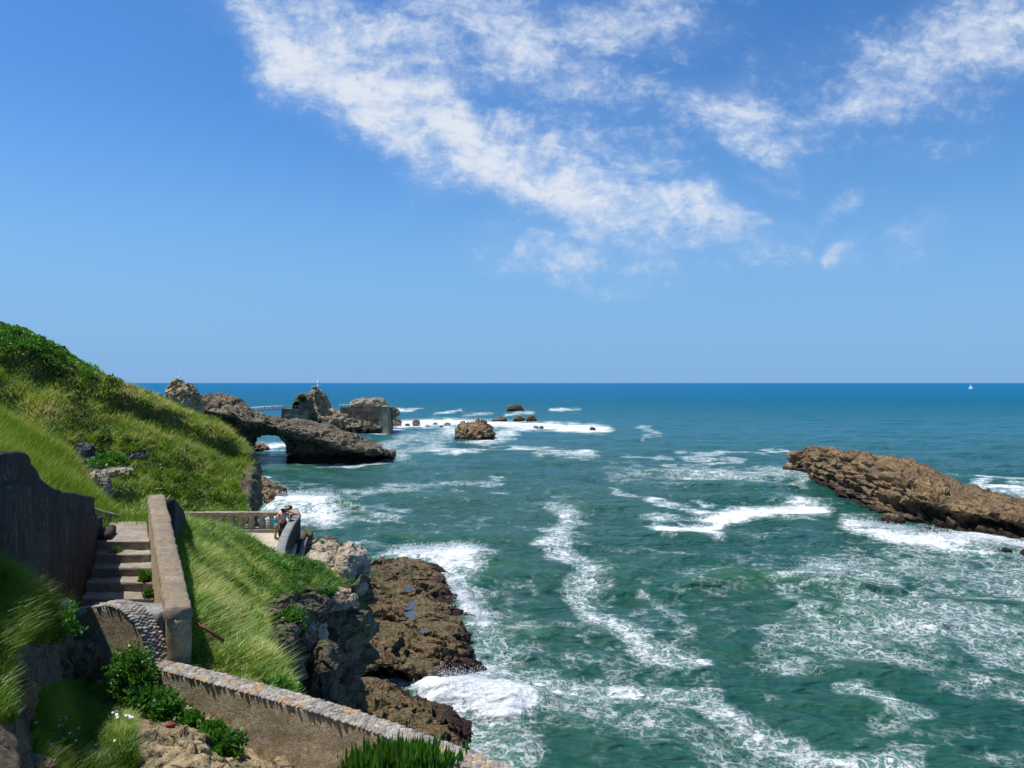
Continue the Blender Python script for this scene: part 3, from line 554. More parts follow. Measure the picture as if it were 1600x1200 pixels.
xg, yg = proj(GG); alt_ = sstep(xg, 150, 225)*sstep(yg, 1075, 1110)+sstep(xg, 120, 160)*sstep(yg, 1075, 1090)*(1-sstep(yg, 1105, 1125))
GG = GG+normals(GG)*(.05*facets(GG/.35, 3)+.03*ridged(GG/.16, 3))[..., None]*np.clip(alt_, 0, 1)[..., None]
tag(npmesh('ground', GG, gridfaces(330, 260), M['soil'], attrs={'alt': alt_}), kind='structure')

# ------------------------------------------------------------------ grass
def gtint(P, sc_, base, amp, dr=.12): return np.clip(base+amp*fbm(P/sc_+3, 3)+RNG.normal(size=len(P))*dr, 0, 1)
def hill_mask(Cn):
    x, y = proj(Cn); g = np.exp(-(((x-150)/42)**2+((y-735)/40)**2)); g2 = np.exp(-(((x-215)/32)**2+((y-715)/10)**2))
    return np.where((g > .55) | (g2 > .5), .06, 1.)*(.5+.5*sstep(fbm(Cn/1.3, 3), -.4, .3))
P, n = sample(GH, 300000, hill_mask); x, y = proj(P)
k = (x > -120); P, n, x, y = P[k], n[k], x[k], y[k]
tn = gtint(P, 3., .6, .28, .1)+.3*fbm(P/.9+70, 2)+.14*np.exp(-(((x-230)/120)**2+((y-650)/50)**2))-.12*sstep(y, 735, 770)
L = .25*(.5+RNG.random(len(P)))*(1+.8*np.clip(fbm(P/1.1+9, 3), -.6, 1)); blades('hillside_grass', P, n, L, .03+.035*RNG.random(len(P)), np.clip(tn, 0, 1), M['grass'], 1.3, (.12, 0), seg=1, up=.5)
tag(bpy.data.objects['hillside_grass'], 'long windblown green and straw grass over the far hillside', 'grass', kind='stuff')
P, n = sample(GB, 150000); x, y = proj(P); k = (x > -120) & (y < 850); P, n = P[k], n[k]
tag(blades('bank_grass', P, n, .22*(.5+RNG.random(len(P))), .012+.014*RNG.random(len(P)), gtint(P, 2., .56, .25), M['grass'], .7, (.35, 0), seg=1), 'fine yellow green grass on the bank behind the dark wall', 'grass', kind='stuff')
def slope_mask(Cn):
    x, y = proj(Cn); return np.where(y > 1062+(x-240)*.295, 0, 1.)*np.where(x > 545, 0, 1)*np.clip(400/Cn[..., 1]**2, .7, 4)
P, n = sample(GS, 250000, slope_mask)
x, y = proj(P); t = gtint(P, 1.3, .42, .3)+.22*fbm(P/.35+60, 2)+.18*np.exp(-(((x-345)/60)**2+((y-945)/60)**2))-.1*(x > 430)+.25*np.exp(-((x-(370+(y-1000)*1.15))/28)**2)*(y > 985)
L = (.12+.13*RNG.random(len(P)))*(1+.6*np.clip(fbm(P/.9+4, 2), -.6, 1)); L = L*(.35+.65*sstep(P[:, 1], 8.9, 11.5)); P_, n_ = P, n
tag(blades('slope_grass', P, n, L*(.55+.9*RNG.random(len(P))**2), .007+.009*RNG.random(len(P))+P[:, 1]*.00035, np.clip(t, 0, 1), M['grass'], 1.5, (.06, -.03)), 'long green grass with straw tips between the parapet and the cliff', 'grass', kind='stuff')
def gmask(Cn):
    x, y = proj(Cn); a = (x < 100-(y-1000)*.15) & (y < 1005); patch = np.exp(-(((x-130+(y-1140)*-.1)/82)**4+((y-1150)/75)**4)) > .4
    left = (x < 22) & (y < 1130)
    return np.where(a | patch, 1., np.where(left, .5, .0))
P, n = sample(GG, 110000, gmask)
x, y = proj(P); L = np.where(y < 1030, .09+.1*RNG.random(len(P)), .06+.09*RNG.random(len(P)))
tag(blades('ground_grass', P, n, L, .004+.006*RNG.random(len(P)), gtint(P, .8, .36, .3), M['grass'], 1.3, (.1, 0)), 'short green grass in the hollow below the round wall', 'grass', kind='stuff')
# daisies
P, n = sample(GG, 34, lambda Cn: np.where((lambda x, y: (x > 55) & (x < 215) & (y > 1110) & (y < 1195))(*proj(Cn)), 1., 0.)*sstep(fbm(Cn/.5, 2), 0, .5)+1e-9)
k = proj(P)[1] > 1100; P = P[k]; V = []; fc = []
for p in P:
    c = p+np.array([0, 0, .12+random.random()*.03]); i = len(V); V.append(c+np.array([0, -.004, .004])); q = random.random()*6
    for s in range(10): a = q+s*.628; rr_ = .021 if s % 2 == 0 else .012; V.append(c+np.array([math.cos(a)*rr_, math.sin(a)*rr_*.8, -.002+math.sin(a)*.008]))
    fc += [[i, i+1+s, i+1+(s+1) % 10] for s in range(10)]
tag(npmesh('daisies', np.array(V), [np.array(fc)], M['daisy'], smooth=False), 'scattered white daisies in the hollow grass', 'flowers', kind='stuff')

# scrub clumps that break up the hillside
def scrub_mass(name, G, cnt, dens, leafn, rad, lf, tint0, label, mat='scrub', zoff=0.):
    P, n = sample(G, cnt, dens); P = np.repeat(P, leafn, 0); nn = len(P); r = np.repeat(rad*(.4+RNG.random(cnt)), leafn)[:, None]; tt = np.repeat(RNG.normal(size=cnt)*.18, leafn)
    d = RNG.normal(size=(nn, 3)); d /= np.linalg.norm(d, axis=1)[:, None]; d[:, 2] = np.abs(d[:, 2])*.8
    Q = P+d*r*(RNG.random(nn)**.4)[:, None]+np.array([0, 0, zoff]); o = RNG.normal(size=(nn, 3))+d+np.array([0, 0, .5]); o /= np.linalg.norm(o, axis=1)[:, None]
    s = np.cross(o, RNG.normal(size=(nn, 3))); s /= np.linalg.norm(s, axis=1)[:, None]; ll = (lf*(.5+RNG.random(nn)))[:, None]
    V = np.stack([Q, Q+o*ll*.5+s*ll*.3, Q+o*ll, Q+o*ll*.5-s*ll*.3], 1).reshape(-1, 3); k = np.arange(nn)[:, None]*4
    t = np.clip(tint0+tt+RNG.normal(size=nn)*.12, 0, 1)
    return tag(npmesh(name, V, [k+np.array([[0, 1, 2, 3]])], M[mat], smooth=False, attrs={'tint': np.repeat(t, 4)}), label, 'scrub', kind='stuff')
scrub_mass('hillside_scrub', GH, 560, lambda Cn: hill_mask(Cn)*sstep(fbm(Cn/2.5+50, 3), .05, .45)*np.where(proj(Cn)[0] > -120, 1, 0)+1e-9, 110, .38, .15, .52, 'low dark green scrub patches dotted over the far hillside')
scrub_mass('hilltop_thicket', GH, 420, lambda Cn: (lambda x, y: np.where((y > 514+np.clip(x, 0, 200)*.34-8) & (y < 552+np.clip(x, -50, 200)*.33) & (x < 140) & (x > -120) & (Cn[..., 1] < 54), 1., 0))(*proj(Cn))+1e-12, 260, .4, .14, .66, 'bright green leafy thicket along the top of the hill', 'leaf', .1)
scrub_mass('slope_weeds', GS, 260, lambda Cn: sstep(fbm(Cn/1.1+33, 3), .0, .5)*np.where(proj(Cn)[1] < 1045, 1, 0)+1e-9, 60, .14, .05, .45, 'broad leaved weeds mixed into the slope grass')
scrub_mass('slope_scrub', GS, 130, lambda Cn: (lambda x, y: np.exp(-(((x-475)/60)**2+((y-900)/18)**2))+np.exp(-(((x-395)/25)**2+((y-935)/35)**2))*.6+.4*np.exp(-(((x-400)/60)**2+((y-1075)/14)**2))+.35*np.exp(-(((x-330)/40)**2+((y-1052)/10)**2)))(*proj(Cn)), 320, .3, .075, .45, 'low leafy plants along the crest of the cliff', 'leaf')
scrub_mass('cliff_plants', GC, 60, lambda Cn: (lambda x, y: np.exp(-(((x-467)/14)**2+((y-985)/22)**2))+.5*np.exp(-(((x-420)/14)**2+((y-965)/12)**2))+.25*np.exp(-(((x-500)/35)**2+((y-925)/8)**2)))(*proj(Cn))*np.where(Cn[..., 1] < 30, 1, 0)+1e-9, 220, .22, .07, .6, 'bright green tufts growing on the cliff face', 'leaf')

# ------------------------------------------------------------------ rocks
def rock_loft(name, rings, nu, nv, amps, mat, label, cat='rock', seed=0, pit=0., step=0., beds=None, group=None, smooth=False, parent=None, closed=True):
    G = surf(rings, nu, nv, closed); n = normals(G, closed); c = G.mean(1, keepdims=True)
    if ((G-c)*n).sum(-1).mean() < 0: G = G[:, ::-1]
    G = displace(G, amps, closed, seed, pit, step, beds); V = G.reshape(-1, 3); fs = [gridfaces(nu, nv, closed)]
    V = np.concatenate([V, G[0].mean(0)[None], G[-1].mean(0)[None]]); m = nv; a = len(V)-2; j = np.arange(m)
    fs.append(np.stack([np.full(m, a), (j+1) % m, j], 1)); fs.append(np.stack([np.full(m, a+1), (nu-1)*m+j, (nu-1)*m+(j+1) % m], 1))
    lo = G.reshape(-1, 3); loc = (float(lo[:, 0].mean()), float(lo[:, 1].mean()), float(max(lo[:, 2].min(), 0)))
    o = npmesh(name, V, fs, mat, parent, smooth, None if parent else loc)
    if parent is None: tag(o, label, cat, group)
    return o
def outline_rock(name, rowsL, Y, dep, nu, nv, amps, mat, label, **kw):
    """rowsL: (py, left px, right px) from top down; ellipse rings of depth dep x half width"""
    rings = []
    for q in rowsL:
        py, a, b = q[:3]; yo = q[3] if len(q) > 3 else 0.
        x0, _, z = Wp((a+b)/2, py, Y); hw = (b-a)/2/F*Y
        rings.append([(x0+hw*math.cos(t), Y+yo-hw*dep*math.sin(t), z) for t in np.linspace(0, 2*math.pi, 12, endpoint=False)])
    return rock_loft(name, rings, nu, nv, amps, mat, label, **kw)

# arch rock: closed rings across, stations along the rock
def arch_ring(px, rp, lp, bp, Yf, zb=None, w_=26, back=1.):
    """ridge py, lip py, base py; zb = underside height when the rock spans the gap"""
    Yf = Yf-6 if zb is None else Yf-3; lp -= 4; Yr, Yl = Yf+w_*.6, Yf+2
    rz, lz = Wp(px, rp, Yr)[2], Wp(px, lp, Yl)[2]; bz = -1.5 if zb is None else zb
    kx = 1.02 if px < 420 else (.8 if px < 445 else .45)
    Z = lambda z, Y: ((px-800)/F*(Yf+(Y-Yf)*kx), Y, z)
    md = bz+(lz-bz)*.68
    return [Z(rz*.5+bz*.5, Yf+w_), Z(rz*.92+.08*bz, Yf+w_*.82), Z(rz, Yr), Z(rz*.55+lz*.45, Yf+w_*.3), Z(lz, Yl), Z(md, Yf+12 if zb is None else Yf+6), Z(bz, Yf+8 if zb is None else Yf+9), Z(bz, Yf+w_*.6), Z(bz, Yf+w_)]
st = [(262,640,655,None,196,None),(285,632,650,None,195,None),(310,624,648,None,194,None),(335,620,650,None,193,None),(362,619,655,None,192,None),(380,629,662,None,191,None),
      (388,634,664,None,191,None),(396,640,664,None,191,4.2),(412,647,666,None,190,6.6),(428,652,670,None,190,7.0),(438,655,673,None,189,5.6),(446,656,676,None,189,None),(456,657,679,None,188.5,None),
      (475,660,684,None,188,None),(500,665,691,None,188,None),(530,676,701,None,188,None),(560,687,709,None,189,None),(588,698,713,None,193,None),(604,707,716,None,198,None),(613,716,718,None,203,None)]
rings = [arch_ring(a, b, c, 0, Y, zb, 26 if a < 560 else 26-(a-560)*.35) for a, b, c, _, Y, zb in st]
rock_loft('arch_rock', rings, 330, 200, [(9, .7, 'f'), (5., .5, 'c'), (2.2, .25, 'c'), (1., .1, 'f')], M['arch'], 'long dark rock arch dipping right into the sea, open beneath its span', seed=6, pit=(2.4, .5), beds=((12., 3., 1.2), .22, .0, .6))
outline_rock('rock_pinnacle', [(593,272,282),(597,266,292),(603,265,304),(612,262,310),(622,262,313),(634,264,316),(645,264,318),(680,262,322),(715,262,325)], 188, .9, 170, 200,
             [(4.5, .6, 'f'), (2.6, .45, 'c'), (1.2, .2, 'c'), (.7, .12, 'f')], M['gold'], 'tall golden pitted rock stack rising at the left end of the arch', seed=16, pit=(1.5, .55))
rock_loft('shore_rock', [[Ws(p, 742+q, z) for p, q, z in ((350,0,-1),(352,2,3),(365,5,5.5),(385,8,5.2),(395,20,3.5),(400,40,1),(402,50,-1))], [Ws(p, 742+q, z) for p, q, z in ((385,0,-1),(386,2,3),(392,4,5),(398,10,4.6),(405,25,3),(412,45,1),(415,54,-1))],
    [Ws(p, 742+q, z) for p, q, z in ((405,5,-1),(407,7,2.5),(412,9,4),(418,18,3.6),(424,32,2.6),(428,46,1),(430,54,-1))], [Ws(p, 742+q, z) for p, q, z in ((425,14,-1),(427,16,1.8),(431,18,2.4),(436,26,2),(440,35,1.4),(443,42,.4),(444,48,-1))],
    [Ws(p, 742+q, z) for p, q, z in ((444,24,-1),(446,25,0),(447,27,.2),(448,30,.2),(449,33,0),(450,36,-.3),(450,40,-1))]], 100, 130, [(3, .4, 'f'), (1.8, .35, 'c'), (.8, .2, 'c')], M['brown'], 'brown ribbed rock at the foot of the hill beside the breaking wave', seed=9)
outline_rock('sea_rock', [(692,396,402),(695,388,412),(699,384,417),(704,382,420)], 222, .7, 40, 60, [(3, .5, 'f'), (1, .2, 'r')], M['brown'], 'small dark rock seen under the arch', seed=10)

# right-hand slab
def slab(px, rp, mp_, lp, bp, w_=18):
    Yb = F*H/(bp-HZ); Yr = Yb*1.03+w_*.5; rz = Wp(px, rp, Yr)[2]; Ym = Yb+w_*.22; Yl = Yb+w_*.02
    mz = Wp(px, mp_, Ym)[2]; lz = Wp(px, lp, Yl)[2]
    Yb -= 1.2; Z = lambda z, Y: ((px-800)/F*(Yb+(Y-Yb)*1.), Y, z)
    return [Z(-1.5, Yr+w_*.5), Z(max(rz, 0)*.55, Yr+w_*.33), Z(rz, Yr), Z(mz, Ym), Z(lz, Yl-.3), Z(lz*.6, Yb+3.2), Z(.5, Yb+1.2), Z(-1.5, Yb+.8), Z(-1.5, Yr)]
st = [(1243,717,719,724,732,6),(1252,704,712,724,741,10),(1268,698,710,728,749,13),(1295,700,716,738,764,16),(1325,704,724,750,780,17),(1355,709,732,762,795,17),(1395,713,738,772,812,17),(1440,726,750,782,821,17),
      (1490,749,768,796,829,16),(1540,766,782,804,836,15),(1600,782,797,816,844,14),(1680,812,820,833,850,11),(1760,836,842,850,862,8),(1800,858,860,864,870,4)]
rock_loft('slab_rock', [slab(*q) for q in st], 420, 200, [(6, .35, 'f'), (4., .3, 'c'), (1.6, .12, 'c'), (.6, .04, 'f')], M['slab'], 'large layered brown rock slab sloping out of the water at the right', seed=14, pit=(2.2, .3), beds=((.9, 12., .9), .25, 0., .72))
outline_rock('sea_rock', [(706,1236,1250),(709,1230,1256),(717,1229,1258),(722,1233,1258),(728,1226,1258),(736,1224,1258)], 176, .8, 60, 70, [(2.5, .4, 'f'), (1, .2, 'r')], M['brown'], 'small blocky rock against the left end of the big slab', seed=15)

SR = [((655,738,752),(659,722,762),(665,718,768),(672,719,768),(678,714,773),(684,716,772)),]
o = rock_loft('sea_stack', [[Wp(p, 598+20*F/(275+q)-h*F/(275+q), 275+q) for p, q, h in r_] for r_ in [
    [(712,0,-1),(713,2,0),(714,6,.4),(714,10,0),(713,12,-1)], [(720,-3,-1),(720,-2,3),(720,4,4.8),(720,10,4),(720,14,-1)], [(732,-5,-1),(732,-3,3.2),(732,4,4.9),(732,11,4),(732,15,-1)],
    [(745,-5,-1),(745,-3,3.6),(746,4,5.6),(746,11,4.6),(746,15,-1)], [(755,-4,-1),(754,-2,4.5),(753,4,6.8),(755,10,5),(755,14,-1)], [(764,-3,-1),(763,-1,3.2),(762,5,5),(764,9,3),(764,12,-1)], [(772,2,-1),(772,3,.6),(772,6,1),(772,8,.4),(772,10,-1)]]],
    90, 100, [(4, .7, 'f'), (2.5, .6, 'c'), (1.2, .35, 'c')], M['brown'], 'double-humped brown sea rock in the surf, largest of those offshore', seed=18)
small = [(793,818,635,642.5,'flat black rock farthest out, alone beyond the surf line'),(777,791,651,659,'low brown rock, leftmost in the row of three behind the surf'),(803,819,650.5,659,'rounded dark rock, middle of the row of three behind the surf'),
 (822,838,649,660,'upright brown rock, rightmost in the row of three behind the surf'),(921,930,667.5,673.5,'lone small rock at the right end of the surf'),(645,656,656,666.5,'pointed dark rock in the surf near the sea wall'),
 (633,640,662,667,'small rock between the sea wall and the pointed rock'),(665,673,665,668,'tiny flat rock in the surf right of the pointed rock'),(677,683,660.5,664,'tiny dark rock in the surf, behind its neighbours'),(694,705,661,666,'low rock in the surf left of the double-humped one'),
 (687,692,665,668.5,'tiny rock just left of the low one by the double-humped rock'),(833,842,666,669.5,'small wave-washed rock in the surf right of the double-humped one'),(843,849,666,670,'tiny wave-washed rock beside another in the surf'),(768,778,656,659.5,'thin low rock awash left of the row of three'),
 (614,628,655,667,'sloping dark rock at the foot of the buttress'),(1372,1412,808,820,'low dark rock awash in front of the big slab'),(1437,1486,829,838,'flat wave-washed rock in the foam before the slab'),(1565,1581,856,866,'small round dark rock in the foam at the right'),(1596,1612,858,870,'dark rock cut by the right edge of the photo')]
for i, (a, b, t_, bt, lab) in enumerate(small):
    Y = F*(H+.3)/(bt-HZ); c = (a+b)/2; w2 = (b-a)/2
    outline_rock('sea_rock', [(t_, c-w2*.3, c+w2*.2), (t_+(bt-t_)*.18, c-w2*.68, c+w2*.6), (t_+(bt-t_)*.5, a+w2*.1, b-w2*.1), (bt, a, b), (bt+(bt-t_)*.25, a, b)], Y, .8, 30, 40, [(1.2+w2*.1, .12*w2*Y/F*2, 'f'), (.8, .1*w2*Y/F*2, 'r')], M['brown'], lab, seed=40+i*3, group='small rocks in the surf')

# ------------------------------------------------------------------ far islet, sea wall, bridge
YV = 318.
outline_rock('statue_rock', [(608,487,498),(612,483,502),(619,479,508),(628,477,513),(636,476,519),(644,477,530),(651,480,545),(658,492,556),(666,500,560),(676,500,562)], YV, .8, 170, 190, [(6, .8, 'f'), (4., .7, 'c'), (1.8, .3, 'c'), (.9, .12, 'f')], M['gold'], 'steep golden rock peak carrying the white statue', seed=52, pit=(3., .8))
outline_rock('rock_mass', [(642,535,552),(648,520,575),(656,512,592),(664,510,598),(676,508,600)], YV-4, .5, 90, 150, [(6, 1.1, 'f'), (2.2, .6, 'r')], M['farrock'], 'dark low rock joining the statue peak to the sea wall', seed=53)
outline_rock('rock_footing', [(655,552,560),(660,546,574),(667,541,592),(673,538,596),(680,538,596)], YV-15, .35, 70, 130, [(5, .8, 'f'), (2.5, .6, 'c'), (1.2, .3, 'c')], M['farrock'], 'dark jagged rock footing in front of the sea wall at the waterline', seed=57)
outline_rock('rock_knoll', [(623,566,584),(626,552,597),(632,547,606),(638,546,608),(645,546,610)], YV+22, .5, 70, 130, [(5, .9, 'f'), (1.8, .5, 'r')], M['pale'], 'pale rounded rock behind the walkway on the sea wall', seed=54)
outline_rock('rock_point', [(635,604,614),(638,600,621),(644,600,625),(650,602,622),(656,603,615)], YV+16, .6, 60, 90, [(4, .6, 'f'), (1.5, .4, 'r')], M['farrock'], 'brown rock point past the end of the sea wall', seed=55)
def prism(name, pts, mat, parent=None, label=None, cat=None, bevel=0., kind=None, group=None, smooth=False, sub=0.):
    """pts: two matching loops of world points (bottom, top) -> solid; optional subdivision + roughening"""
    a, b = [np.array(q, float) for q in pts]; n = len(a); bm = bmesh.new()
    va = [bm.verts.new(p) for p in a]; vb = [bm.verts.new(p) for p in b]
    bm.faces.new(va[::-1]); bm.faces.new(vb)
    for i in range(n): bm.faces.new((va[i], va[(i+1) % n], vb[(i+1) % n], vb[i]))
    bmesh.ops.recalc_face_normals(bm, faces=bm.faces)
    if bevel: bmesh.ops.bevel(bm, geom=bm.edges[:], offset=bevel, segments=2, affect='EDGES', profile=.6)
    if sub:
        bmesh.ops.triangulate(bm, faces=[f for f in bm.faces if len(f.verts) > 4])
        for _ in range(7):
            es = [e for e in bm.edges if e.calc_length() > sub*1.9]
            if not es: break
            bmesh.ops.subdivide_edges(bm, edges=es, cuts=1, use_grid_fill=True)
        bm.normal_update(); P = np.array([v.co[:] for v in bm.verts]); d = fbm(P/(sub*3), 3)*sub*.16+fbm(P/(sub*14)+5, 2)*sub*.3; Nn = np.array([v.normal[:] for v in bm.verts])
        for v, q in zip(bm.verts, P+Nn*d[:, None]): v.co = q
    me = bpy.data.meshes.new(name); org = np.array(parent['_o'] if parent else a.mean(0))
    for v in bm.verts: v.co = v.co-Vector(org)
    bm.to_mesh(me); bm.free(); me.materials.append(mat)
    if smooth: me.polygons.foreach_set('use_smooth', [True]*len(me.polygons))
    o = bpy.data.objects.new(name, me); C.objects.link(o)
    if parent: o.parent = parent
    else: o.location = org; tag(o, label, cat, group, kind)
    return o
def wallseg(line, w0, zb, zt, **kw):
    """wall following a plan polyline; w0 thickness (to the left of travel), zb/zt lists"""
    n = len(line); L_ = [np.array(p, float) for p in line]; out = []
    for i in range(n):
        d = L_[min(i+1, n-1)]-L_[max(i-1, 0)]; d /= np.linalg.norm(d); out.append(np.array([-d[1], d[0]]))
    return L_, [p+q*w0 for p, q in zip(L_, out)]
def wall(name, line, w0, zb, zt, mat, parent=None, sub=.12, label=None, cat='wall', group=None, smooth=True, rough=1., cham=.03):
    A, B = wallseg(line, w0, zb, zt); n = len(A); zb = zb if hasattr(zb, '__len__') else [zb]*n; zt = zt if hasattr(zt, '__len__') else [zt]*n
    # section loop: A bottom, A top (chamfered), B top, B bottom ; resample along the line
    sec = []
    for a, b, z0, z1 in zip(A, B, zb, zt):
        u = (b-a)/np.linalg.norm(b-a)*cham; sec.append([(*a, z0), (*a, z1-cham), (*(a+u), z1), (*(b-u), z1), (*b, z1-cham), (*b, z0)])
    sec = np.array(sec); seglen = np.r_[0, np.cumsum([np.linalg.norm(A[i+1]-A[i]) for i in range(n-1)])]
    m = max(2, int(seglen[-1]/sub)+1); t = np.linspace(0, seglen[-1], m); S2 = np.stack([np.stack([np.interp(t, seglen, sec[:, j, k]) for k in range(3)], -1) for j in range(6)], 1)
    # subdivide section sides
    cols = []
    for j in range(5):
        a, b = S2[:, j], S2[:, j+1]; k = max(1, int(np.linalg.norm(b-a, axis=1).max()/sub))
        cols += [a+(b-a)*q/k for q in range(k)]
    cols.append(S2[:, 5]); G = np.stack(cols, 1); mm = G.shape[1]; nn = normals(G)
    c = G.mean(1, keepdims=True); 
    if ((G-c)*nn).sum(-1).mean() < 0: nn = -nn; flip = True
    else: flip = False
    d = (fbm(G/(sub*2.5), 3)*.012+fbm(G/.9+3, 2)*.012)*rough*(sub/.12); G = G+nn*d[..., None]
    f = gridfaces(m, mm); V = G.reshape(-1, 3); fs = [f[:, ::-1] if flip else f]
    # end caps as strips between matching section points
    caps = []; V = list(V)
    for row in (0, m-1):
        h = mm//2; L1 = [row*mm+i for i in range(h)]; R1 = [row*mm+mm-1-i for i in range(h)]
        for i in range(h-1): caps.append([L1[i], L1[i+1], R1[i+1], R1[i]])
        if mm % 2: caps.append([L1[-1], row*mm+h, row*mm+h, R1[-1]][:2]+[row*mm+h, R1[-1]])
    tri = [[q[0], q[1], q[3]] for q in caps if q[1] == q[2] or q[2] == q[3]]; quad = [q for q in caps if not (q[1] == q[2] or q[2] == q[3])]
    fs.append(np.array(quad)); 
    if tri: fs.append(np.array(tri))
    loc = (float(A[0][0]), float(A[0][1]), float(min(zb)))
    o = npmesh(name, np.array(V), fs, mat, parent, smooth, None if parent else loc)
    if parent is None: tag(o, label, cat, group)
    return o
def boxw(x0, x1, y0, y1, z0, z1): return ([(x0, y0, z0), (x1, y0, z0), (x1, y1, z0), (x0, y1, z0)], [(x0, y0, z1), (x1, y0, z1), (x1, y1, z1), (x0, y1, z1)])
xv = lambda px, Y=YV-10: (px-800)/F*Y
zv = lambda py, Y=YV-10: H-(py-HZ)/F*Y
Yw = YV-10
sw = empty('sea_wall', (xv(575), Yw, 0)); tag(sw, 'long dark stone sea wall carrying a walkway out to the buttress', 'wall')
zt = zv(637)
prism('wall_body', ([(xv(545), Yw, -2), (xv(603), Yw-3, -2), (xv(606), Yw+14, -2), (xv(545), Yw+14, -2)], [(xv(545), Yw+1.5, zt), (xv(601), Yw-1.5, zt), (xv(606), Yw+14, zt), (xv(545), Yw+14, zt)]), M['farwall'], sw, sub=1.2)
prism('parapet', ([(xv(545), Yw+1.6, zt), (xv(601), Yw-1.4, zt), (xv(601), Yw-.9, zt), (xv(545), Yw+2.1, zt)], [(xv(545), Yw+1.6, zt+.45), (xv(601), Yw-1.4, zt+.45), (xv(601), Yw-.9, zt+.45), (xv(545), Yw+2.1, zt+.45)]), M['farwall'], sw)
prism('walkway', ([(xv(528), Yw+4, zt-3), (xv(546), Yw+2, zt-3), (xv(546), Yw+9, zt-3), (xv(528), Yw+9, zt-3)], [(xv(528), Yw+4, zt+.1), (xv(546), Yw+2, zt+.1), (xv(546), Yw+9, zt+.1), (xv(528), Yw+9, zt+.1)]), M['farwall'], sw)
bt = prism('buttress', ([(xv(591), Yw-6, -2), (xv(614), Yw-5, -2), (xv(611), Yw+6, -2), (xv(591), Yw+6, -2)], [(xv(597), Yw-3.4, zv(634.5)), (xv(605), Yw-3, zv(634.5)), (xv(606), Yw+4, zv(634.5)), (xv(597), Yw+4, zv(634.5))]), M['buttress'], None, 'tapering stone buttress, coloured as if sunlit, at the seaward end of the wall', 'buttress', sub=1.)
# platform of masonry under the tunnel, and the tunnel itself
pf = prism('masonry_platform', ([(xv(440), Yw, 2), (xv(482), Yw-1, 2), (xv(484), Yw+12, 2), (xv(440), Yw+10, 2)], [(xv(440), Yw, zv(638.5)), (xv(482), Yw-1, zv(638.5)), (xv(484), Yw+12, zv(638.5)), (xv(440), Yw+10, zv(638.5))]), M['farmason'], None, 'stone block platform at the island end of the footbridge', 'wall', sub=1.)
tr = empty('tunnel_rock', (xv(466), Yw+3, zv(638))); tag(tr, 'rounded rock pierced by a small arched tunnel beside the statue peak', 'rock')
# shell around an arch opening
xc, zc, rx_, zb_ = xv(462), zv(638), (xv(467.2)-xv(456.8))/2, zv(638)
ang = np.linspace(math.pi, 0, 13); inn = [(xc+rx_*math.cos(a), zc+1.0+rx_*1.1*math.sin(a)) for a in ang]; inn = [(xc-rx_, zb_-1)]+inn+[(xc+rx_, zb_-1)]
outp = [(452.5,640),(453,637),(454,633),(456,628),(458,623),(461,619),(465,616),(469,614.5),(473,616),(477,619),(480,622),(481,627),(482,632),(482,637),(482,640)]; outp = [(xv(a), zv(b)) for a, b in outp]
A = []
for Yq, k in ((Yw+1.2, 0.), (Yw+.6, .06), (Yw+.8, .3), (Yw+1.4, .6), (Yw+2.2, .88), (Yw+4, 1.), (Yw+8, 1.02), (Yw+11, .9)):
    A.append([(i[0]+(o_[0]-i[0])*k, Yq, i[1]+(o_[1]-i[1])*k) for i, o_ in zip(inn, outp)])
G = surf(A, 60, 110); G = displace(G, [(3, .35, 'f'), (1.2, .22, 'r')], seed=61)
npmesh('rock_shell', G, gridfaces(60, 110), M['farmason'], tr, False)
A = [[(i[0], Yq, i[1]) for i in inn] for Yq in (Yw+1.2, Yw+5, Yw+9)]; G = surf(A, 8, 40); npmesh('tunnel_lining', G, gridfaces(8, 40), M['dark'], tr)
prism('tunnel_shade_sheet', boxw(xc-rx_, xc+rx_, Yw+9, Yw+9.5, zb_-1, zc+4.5), M['dark'], tr)  # black sheet across the bore, put in as its inner shade
tp = empty('ground_ivy', Wp(473, 625, Yw+1)); tag(tp, 'green creeper draped over the tunnel rock', 'plant')
n_ = 2500; c0 = np.array([(xv(466+9*random.random()), Yw+.2+random.random()*2, zv(619+5*random.random())) for _ in range(n_)]); c0[:, 2] -= (c0[:, 0]-xv(466))*.25*RNG.random(n_)*1.5; o_ = RNG.normal(size=(n_, 3))*.3; s_ = RNG.normal(size=(n_, 3))*.2
V = np.stack([c0, c0+o_*.5+s_, c0+o_, c0+o_*.5-s_], 1).reshape(-1, 3); npmesh('foliage', V, [np.arange(n_)[:, None]*4+np.array([[0, 1, 2, 3]])], M['scrub'], tp, False, attrs={'tint': RNG.random(n_*4)*.6})

def tube(pts, rad, seg=8):
    pts = np.array(pts, float); n = len(pts); rad = np.broadcast_to(rad, (n,)); V = []
    for i in range(n):
        d = pts[min(i+1, n-1)]-pts[max(i-1, 0)]; d /= np.linalg.norm(d); a = np.cross(d, [0, 0, 1.] if abs(d[2]) < .9 else [1., 0, 0]); a /= np.linalg.norm(a); b = np.cross(d, a)
        V += [pts[i]+rad[i]*(a*math.cos(t)+b*math.sin(t)) for t in np.linspace(0, 2*math.pi, seg, endpoint=False)]
    j = np.arange(seg); f = [gridfaces(n, seg, True)]; V = V+[pts[0], pts[-1]]; k = n*seg
    f.append(np.concatenate([np.stack([np.full(seg, k), (j+1) % seg, j], 1), np.stack([np.full(seg, k+1), (n-1)*seg+j, (n-1)*seg+(j+1) % seg], 1)])); return np.array(V), f
def multi(parts):
    V, Q, T, o = [], [], [], 0
    for v, f in parts:
        V.append(v)
        for q in f: (Q if q.shape[1] == 4 else T).append(q+o)
        o += len(v)
    return np.concatenate(V), ([np.concatenate(Q)] if Q else [])+([np.concatenate(T)] if T else [])
